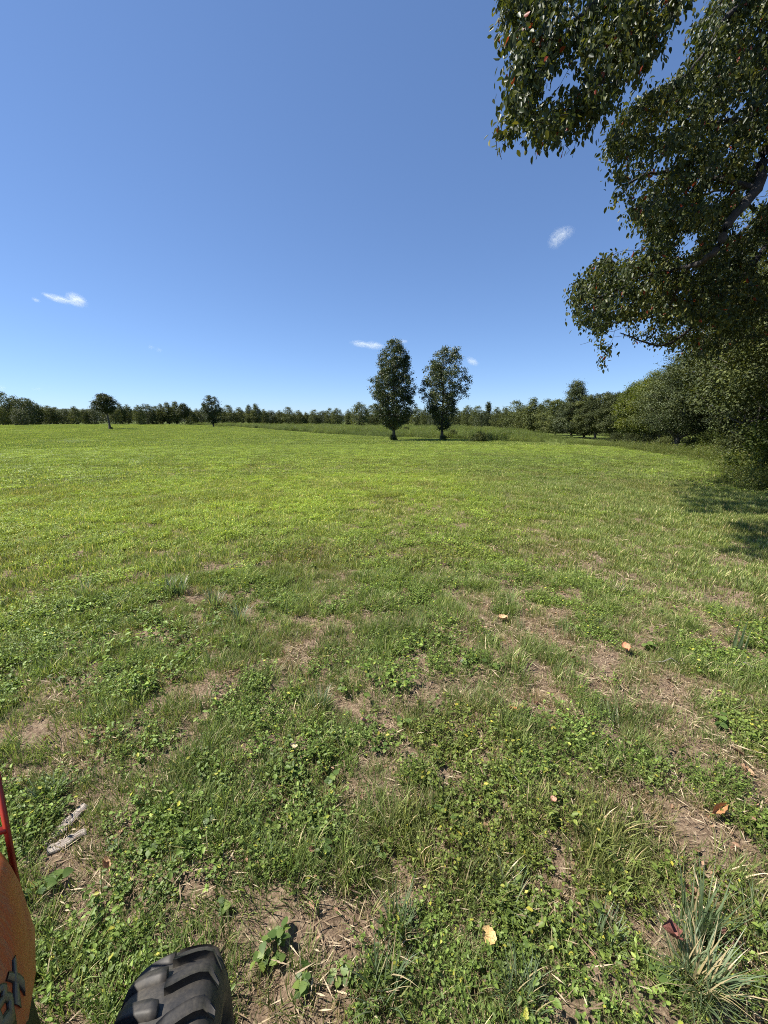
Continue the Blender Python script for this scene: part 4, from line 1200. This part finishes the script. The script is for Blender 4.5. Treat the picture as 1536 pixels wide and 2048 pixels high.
# ------------------------------------------------------------------ the tractor the picture is taken from
def orange_paint():
    m, nt, N, L = new_mat('dusty_orange_paint')
    n1 = noise_node(nt, 3.5, 8, .7, dist=.6); n2 = noise_node(nt, 45, 6, .7)
    tc = N.new('ShaderNodeTexCoord'); mp = N.new('ShaderNodeMapping'); mp.inputs['Scale'].default_value = (60, 60, 5)
    ns = N.new('ShaderNodeTexNoise'); ns.inputs['Scale'].default_value = 2.0; ns.inputs['Detail'].default_value = 7; ns.inputs['Roughness'].default_value = .75
    L.new(tc.outputs['Object'], mp.inputs[0]); L.new(mp.outputs[0], ns.inputs['Vector'])
    dust = ramp(nt, n1.outputs['Fac'], [(.46, (0, 0, 0)), (.66, (1, 1, 1))])
    scr = ramp(nt, ns.outputs['Fac'], [(.45, (0, 0, 0)), (.7, (1, 1, 1))])
    f = mix_rgb(nt, 1.0, dust, scr, 'MULTIPLY')
    c1 = mix_rgb(nt, n2.outputs['Fac'], (.55, .085, .014), (.46, .09, .025))
    col = mix_rgb(nt, f, c1, (.33, .20, .10))
    p = N.new('ShaderNodeBsdfPrincipled'); L.new(col, p.inputs['Base Color'])
    r = ramp(nt, dust, [(0, (.38,) * 3), (1, (.75,) * 3)]); L.new(r, p.inputs['Roughness'])
    o = N.new('ShaderNodeOutputMaterial'); L.new(p.outputs[0], o.inputs[0])
    return m
M['orange'] = orange_paint()
M['red_bar'] = solid('red_orange_bar', [(.3, (.22, .018, .010)), (.7, (.32, .035, .016))], .45, 10, .05, .5)
M['grey_panel'] = solid('dusty_dark_plastic', [(.3, (.035, .038, .030)), (.7, (.085, .085, .062))], .8, 12, .25)
M['black_metal'] = solid('black_metal', [(.3, (.012,) * 3), (.7, (.03,) * 3)], .5, 20, .1)
M['decal'] = solid('grey_decal', [(.3, (.13, .12, .09)), (.7, (.20, .17, .12))], .5, 30, 0)
M['decal_dark'] = solid('dark_decal', [(.3, (.02, .02, .02)), (.7, (.035, .03, .03))], .5, 30, 0)

def rubber():
    m, nt, N, L = new_mat('dusty_tyre_rubber')
    n1 = noise_node(nt, 9, 8, .7); n2 = noise_node(nt, 120, 4, .7)
    f = ramp(nt, n1.outputs['Fac'], [(.38, (0, 0, 0)), (.60, (1, 1, 1))])
    f2 = mix_rgb(nt, 1.0, f, ramp(nt, n2.outputs['Fac'], [(.3, (.4,) * 3), (.6, (1,) * 3)]), 'MULTIPLY')
    col = mix_rgb(nt, f2, (.008, .008, .009), (.06, .052, .040))
    p = N.new('ShaderNodeBsdfPrincipled'); L.new(col, p.inputs['Base Color']); p.inputs['Roughness'].default_value = .62
    b = N.new('ShaderNodeBump'); b.inputs['Strength'].default_value = .35; b.inputs['Distance'].default_value = .003
    L.new(n1.outputs['Fac'], b.inputs['Height']); L.new(b.outputs[0], p.inputs['Normal'])
    o = N.new('ShaderNodeOutputMaterial'); L.new(p.outputs[0], o.inputs[0])
    return m
M['rubber'] = rubber()

def lathe(profile, n=48, axis='x'):
    """profile rows (x, r) turned round the x axis"""
    pr = np.array(profile, float); k = len(pr)
    th = np.arange(n) / n * 2 * pi
    V = np.stack([np.repeat(pr[:, 0][:, None], n, 1), pr[:, 1][:, None] * np.cos(th), pr[:, 1][:, None] * np.sin(th)], -1).reshape(-1, 3)
    i = np.arange(k - 1)[:, None] * n; j = np.arange(n)[None]; jn = (j + 1) % n
    Q = np.stack([i + j, i + jn, i + n + jn, i + n + j], -1).reshape(-1, 4)
    return MB().add(V, Q)

RW, WW = 0.272, 0.205        # wheel radius and width
def tyre_r(v):               # v from -1 to 1 across the width
    return RW - 0.018 * v ** 2 - 0.022 * np.abs(v) ** 8
def make_wheel(parent, loc, steer, flip):
    w = link('front_wheel', None, parent, loc, (0, 0, steer))
    prof = []
    for v in np.linspace(-1, 1, 17): prof.append((v * WW / 2, float(tyre_r(v))))
    side = [(WW / 2 + .012, RW - .075), (WW / 2 + .010, RW - .10), (WW / 2 - .012, RW - .125), (WW / 2 - .03, RW - .128)]
    prof = [(-a, b) for a, b in reversed(side)] + prof + side
    link('tyre', lathe(prof, 64).mesh('tyre', M['rubber'], True), w)
    rim = [(-WW / 2 + .03, RW - .128), (-WW / 2 + .02, RW - .15), (-.03, RW - .155), (.02, RW - .16), (.03, .07), (.045, .06), (.05, .001)]
    rim = [(-WW / 2 + .02, RW - .126), (-WW / 2 + .03, RW - .15), (.03, RW - .155), (WW / 2 - .03, RW - .15), (WW / 2 - .018, RW - .126), (WW / 2 - .012, RW - .128), (WW / 2 - .024, RW - .155), (WW / 2 - .07, RW - .165), (WW / 2 - .075, .07), (WW / 2 - .03, .055), (WW / 2 - .025, .001)]
    link('rim', lathe([(a * flip, b) for a, b in rim], 40).mesh('rim', M['red_bar'], True), w)
    # chunky angled tread lugs, alternating left and right of the centre line
    nl = 21
    ms = {}
    for s in (-1, 1):
        mb = MB(); V = []
        nu, nv = 4, 7
        for lay in (0, 1):
            for a in range(nv):
                t = a / (nv - 1)                         # from past the centre line to the shoulder
                v = s * (0.02 + t * 1.0)
                for b in range(nu):
                    u = (b / (nu - 1) - .5)
                    half = (0.37 - 0.02 * t) * (0.9 if lay else 1.08) * (.72 if a == 0 else 1)
                    ang = (u * half + 0.42 * t) * (2 * pi / nl) * 1.05
                    vv = np.clip(v, -1.02, 1.02)
                    r = float(tyre_r(vv)) + (0.014 * (1 - .25 * (t > .95)) if lay else -0.006)
                    x = vv * WW / 2 * (1.0 if lay else 1.0)
                    if abs(v) > 1.0 and lay: x = s * (WW / 2 + .004); r -= .012
                    V.append([x, r * sin(ang), r * cos(ang)])
        Q = []
        o = nu * nv
        for a in range(nv - 1):
            for b in range(nu - 1):
                q = [o + a * nu + b, o + a * nu + b + 1, o + (a + 1) * nu + b + 1, o + (a + 1) * nu + b]
                Q.append(q if s > 0 else q[::-1])
        ring = [a * nu for a in range(nv)] + [(nv - 1) * nu + b for b in range(1, nu)] + [a * nu + nu - 1 for a in range(nv - 2, -1, -1)] + [b for b in range(nu - 2, 0, -1)]
        for i in range(len(ring)):
            c, d = ring[i], ring[(i + 1) % len(ring)]
            q = [c, d, o + d, o + c]
            Q.append(q)
        mb.add(np.array(V), Q)
        me = mb.mesh('lug', M['rubber'])
        ms[s] = me
        for k in range(nl):
            lo = link('lug', me, w, rot=((k + (0.5 if s > 0 else 0)) / nl * 2 * pi, 0, 0))
    hub = lathe([(flip * (WW / 2 - .08), .055), (flip * (WW / 2 - .02), .05), (flip * (WW / 2 - .005), .035), (flip * (WW / 2 - .004), .001)], 20)
    link('hub', hub.mesh('hub', M['black_metal'], True), w)
    return w

def section(hw, ztop, zbot, y, crown=.06, n=15, bulge=0.0):
    """hood cross section, right bottom to left bottom"""
    pts = []
    for i in range(n):
        t = i / (n - 1)
        a = t * pi
        c, s = cos(a), sin(a)
        x = hw * math.copysign(abs(c) ** 0.42, c)
        zz = zbot + (ztop - zbot) * abs(s) ** 0.42
        if abs(c) > .75: x *= 1 + bulge * (1 - (abs(s)))
        pts.append([x, y, zz])
    return pts

def loft(secs, close_ends=True):
    n = len(secs[0]); V = np.array(secs).reshape(-1, 3)
    Q = [[i * n + j, i * n + j + 1, (i + 1) * n + j + 1, (i + 1) * n + j] for i in range(len(secs) - 1) for j in range(n - 1)]
    mb = MB().add(V, Q)
    if close_ends:
        for b in (0, (len(secs) - 1) * n):
            c = V[b:b + n].mean(0)
            mb.v.append(c[None]); mb.a.append(np.array([.5])); mb.n += 1
            mb.f3.append(np.array([[b + j, b + j + 1, mb.n - 1] for j in range(n - 1)]))
    return mb

def box(cx, cy, cz, sx, sy, sz):
    V = np.array([[cx + a * sx / 2, cy + b * sy / 2, cz + c * sz / 2] for a in (-1, 1) for b in (-1, 1) for c in (-1, 1)])
    Q = [[0, 1, 3, 2], [4, 6, 7, 5], [0, 4, 5, 1], [2, 3, 7, 6], [0, 2, 6, 4], [1, 5, 7, 3]]
    return V, Q

def tractor():
    T = link('tractor', None, loc=TR_LOC, rot=(0, 0, radians(TR_ROT)))
    tag(T, 'orange compact tractor at the lower left corner, its hood and right front wheel showing', 'tractor')
    # local frame: y forward, x right, z up; y = 0 at the front axle
    secs = []
    for y, hw, zt, zb in ((-1.05, .31, 1.08, .86), (-.8, .315, 1.07, .86), (-.5, .32, 1.05, .91), (-.30, .318, 1.03, .90), (-.14, .31, 1.00, .84), (-.05, .295, .98, .76), (.04, .265, .955, .66), (.13, .225, .925, .63), (.22, .175, .88, .62), (.28, .12, .83, .62), (.31, .06, .78, .64)):
        secs.append(section(hw, zt, zb, y))
    link('hood', loft(secs).mesh('hood', M['orange'], True), T)
    secs = []
    for y, hw, zt, zb in ((-1.05, .335, .94, .62), (-.5, .350, .93, .62), (-.30, .350, .92, .62), (-.14, .335, .86, .61), (-.04, .300, .78, .60), (.05, .24, .67, .58), (.14, .16, .64, .57)):
        secs.append(section(hw, zt, zb, y))
    link('side_panel', loft(secs).mesh('side_panel', M['grey_panel'], True), T)
    fr = MB().add(*box(0, -.45, .48, .30, 1.3, .26)); link('frame', fr.mesh('frame', M['black_metal']), T)
    ax = MB(); add_tube(ax, np.array([(-.36, -.02, RW), (0, -.02, RW + .03), (.36, -.02, RW)]), .045, 10); link('front_axle', ax.mesh('front_axle', M['black_metal'], True), T)
    g = MB()
    for k in range(7): g.add(*box(0, .20, .42 + k * .025, .20, .02, .012))
    link('grille', g.mesh('grille', M['black_metal']), T)
    make_wheel(T, (.470, -0.02, RW), radians(WH_ROT), 1)
    make_wheel(T, (-.470, -0.02, RW), radians(WH_ROT), -1)
    # front guard: upright flat bars standing ahead of the nose, joined by a cross bar
    inv = Matrix.Translation(Vector(TR_LOC)) @ Matrix.Rotation(radians(TR_ROT), 4, 'Z')
    inv = inv.inverted()
    p0 = inv @ Vector((-.887, .683, .50)); p1 = inv @ Vector((-.840, .68, 1.024))
    for sx in (0, -.2):
        gb = MB().add(*box(0, 0, 0, .006, .011, (p1 - p0).length))
        o = link('guard_bar', gb.mesh('guard_bar', M['red_bar']), T, (p0 + p1) / 2 + Vector((sx, 0, 0)), (p1 - p0).to_track_quat('Z', 'Y').to_euler())
    c = p0 * .34 + p1 * .66
    gb = MB().add(*box(0, 0, 0, .20, .011, .011)); link('guard_crossbar', gb.mesh('guard_crossbar', M['red_bar']), T, c + Vector((-.1, 0, 0)))
    # model lettering and emblem on the right flank of the hood, bent to its surface
    HS = np.array([(-1.05, .31, 1.08, .86), (-.8, .315, 1.07, .86), (-.5, .32, 1.05, .91), (-.30, .318, 1.03, .90), (-.14, .31, 1.00, .84), (-.05, .295, .98, .76), (.04, .265, .955, .66), (.13, .225, .925, .63)])
    def flank(y, a, lift):
        hw, zt, zb = (np.interp(y, HS[:, 0], HS[:, k]) for k in (1, 2, 3))
        c, q = np.cos(a), np.sin(a)
        nx, nz = c, q
        return np.stack([hw * np.abs(c) ** .42 + lift * nx, y, zb + (zt - zb) * np.abs(q) ** .42 + lift * nz], -1)
    def strokes(name, lines, y0, size, a0, a1, wid, lift, mat):
        mb = MB()
        for ln in lines:
            ln = np.array(ln, float); pts = []
            for i in range(len(ln) - 1):
                for t in np.linspace(0, 1, 5)[(1 if i else 0):]:
                    pts.append(ln[i] * (1 - t) + ln[i + 1] * t)
            pts = np.array(pts); tn = unit(np.gradient(pts, axis=0)); nn = np.stack([-tn[:, 1], tn[:, 0]], 1) * wid / 2
            e0, e1 = pts - nn, pts + nn
            V = []
            for e in (e0, e1):
                V.append(flank(y0 + e[:, 0] * size, a0 + e[:, 1] * (a1 - a0), lift))
            for e in (e0, e1):
                V.append(flank(y0 + e[:, 0] * size, a0 + e[:, 1] * (a1 - a0), lift - .002))
            n = len(pts); V = np.concatenate(V); Q = []
            for i in range(n - 1):
                Q += [[i, i + 1, n + i + 1, n + i], [2 * n + i, i + 2 * n + 1, i + 1, i], [n + i, n + i + 1, 3 * n + i + 1, 3 * n + i]]
            mb.add(V, Q)
        link(name, mb.mesh(name, mat), T)
    BX = [[(0, 0), (0, 1), (.45, 1), (.58, .8), (.45, .54), (.05, .52)], [(.45, .54), (.66, .3), (.5, 0), (0, 0)], [(.85, 0), (1.5, 1)], [(.88, 1), (1.5, 0)]]
    strokes('lettering_outline', BX, LET[0], LET[1], LET[2], LET[3], .30, .0012, M['decal_dark'])
    strokes('lettering', BX, LET[0], LET[1], LET[2], LET[3], .2, .0020, M['decal'])
    th = np.linspace(radians(-60), radians(240), 14)
    strokes('emblem', [np.stack([.5 + .5 * np.sin(th) * 1.2, .5 - .5 * np.cos(th)], 1).tolist()], LET[4], .085, LET[5], LET[6], .3, .005, M['decal'])
    # rear half: dash, seat deck and rear wheels stand behind the lens
    db = MB().add(*box(0, -1.12, .82, .42, .14, .62)); link('dashboard', db.mesh('dashboard', M['grey_panel']), T)
LET = (-.03, .062, radians(1.2), radians(9), -.27, radians(6), radians(26))
TR_LOC = (-0.912, 0.375, 0.0); TR_ROT = 14; WH_ROT = 4
tractor()

# ------------------------------------------------------------------ clouds
def cloud_mat(name, scale, dens, thr):
    m, nt, N, L = new_mat(name)
    tc = N.new('ShaderNodeTexCoord')
    ns = N.new('ShaderNodeTexNoise'); ns.inputs['Scale'].default_value = scale; ns.inputs['Detail'].default_value = 5; ns.inputs['Roughness'].default_value = .6
    L.new(tc.outputs['Object'], ns.inputs['Vector'])
    ln = N.new('ShaderNodeVectorMath'); ln.operation = 'LENGTH'; L.new(tc.outputs['Object'], ln.inputs[0])
    fall = N.new('ShaderNodeMapRange'); fall.interpolation_type = 'SMOOTHSTEP'
    fall.inputs['From Min'].default_value = 1.0; fall.inputs['From Max'].default_value = 0.15; fall.inputs['To Min'].default_value = 0; fall.inputs['To Max'].default_value = 1
    L.new(ln.outputs['Value'], fall.inputs['Value'])
    nr = N.new('ShaderNodeMapRange'); nr.inputs['From Min'].default_value = thr; nr.inputs['From Max'].default_value = thr + .25
    L.new(ns.outputs['Fac'], nr.inputs['Value'])
    a = N.new('ShaderNodeMath'); a.operation = 'MULTIPLY'; L.new(fall.outputs[0], a.inputs[0]); L.new(nr.outputs[0], a.inputs[1])
    b = N.new('ShaderNodeMath'); b.operation = 'MULTIPLY'; L.new(a.outputs[0], b.inputs[0]); b.inputs[1].default_value = dens
    v = N.new('ShaderNodeVolumePrincipled'); v.inputs['Color'].default_value = (1, 1, 1, 1); v.inputs['Anisotropy'].default_value = 0.0
    L.new(b.outputs[0], v.inputs['Density'])
    o = N.new('ShaderNodeOutputMaterial'); L.new(v.outputs[0], o.inputs['Volume'])
    return m
def cloud(puffs, label, dist=1500, dens=0.03, thr=.42, scale=1.6):
    cx = sum(p[0] for p in puffs) / len(puffs); cy = sum(p[1] for p in puffs) / len(puffs)
    base = at_depth(cx, cy, dist)
    e = link('cloud', None, loc=base)
    tag(e, label, 'cloud', 'small white clouds in the blue sky')
    n, k = 20, 12
    for (px_, py_, rx, ry, tilt) in puffs:
        p = at_depth(px_, py_, dist)
        V = [[0, 0, 1], [0, 0, -1]]
        for a in range(1, k):
            for b in range(n):
                V.append([sin(a * pi / k) * cos(b * 2 * pi / n), sin(a * pi / k) * sin(b * 2 * pi / n), cos(a * pi / k)])
        mb = MB(); Q = [[2 + (a + 1) * n + b, 2 + (a + 1) * n + (b + 1) % n, 2 + a * n + (b + 1) % n, 2 + a * n + b] for a in range(k - 2) for b in range(n)]
        mb.add(np.array(V, float), Q)
        mb.f3.append(np.array([[0, 2 + b, 2 + (b + 1) % n] for b in range(n)] + [[1, 2 + (k - 2) * n + (b + 1) % n, 2 + (k - 2) * n + b] for b in range(n)]))
        o = link('puff', mb.mesh('puff', CM), e, p - base, (0, radians(tilt), 0))
        o.scale = (rx / F * dist, ry / F * dist * 1.6, ry / F * dist)
CM = cloud_mat('cloud_vapour', 2.6, 0.030, .36)
cloud([(118, 598, 34, 9, 14), (153, 600, 20, 15, 20), (95, 591, 14, 5, 25)], 'white cloud with a trailing wisp at the left above the lone pine')
cloud([(72, 600, 9, 5, 20)], 'tiny cloud wisp left of the trailing cloud')
cloud([(722, 688, 26, 8, 8), (748, 691, 26, 9, 5)], 'flat white cloud just left of the top of the taller field tree')
cloud([(806, 683, 12, 5, 0)], 'faint wisp just right of the top of the taller field tree')
cloud([(945, 723, 17, 8, 28)], 'small bright cloud right of the shorter field tree')
CM = cloud_mat('thin_cloud_vapour', 3.4, 0.013, .40)
cloud([(1114, 477, 18, 20, 0), (1130, 466, 21, 14, 0)], 'puffy cloud left of the overhanging boughs')
cloud([(302, 694, 8, 5, 0), (318, 700, 8, 5, 0)], 'faint pair of cloud specks low in the left sky')
cloud([(74, 778, 12, 4, 0)], 'faint cloud low over the left treeline')
cloud([(2, 776, 12, 6, 0)], 'small cloud at the left border just above the trees')
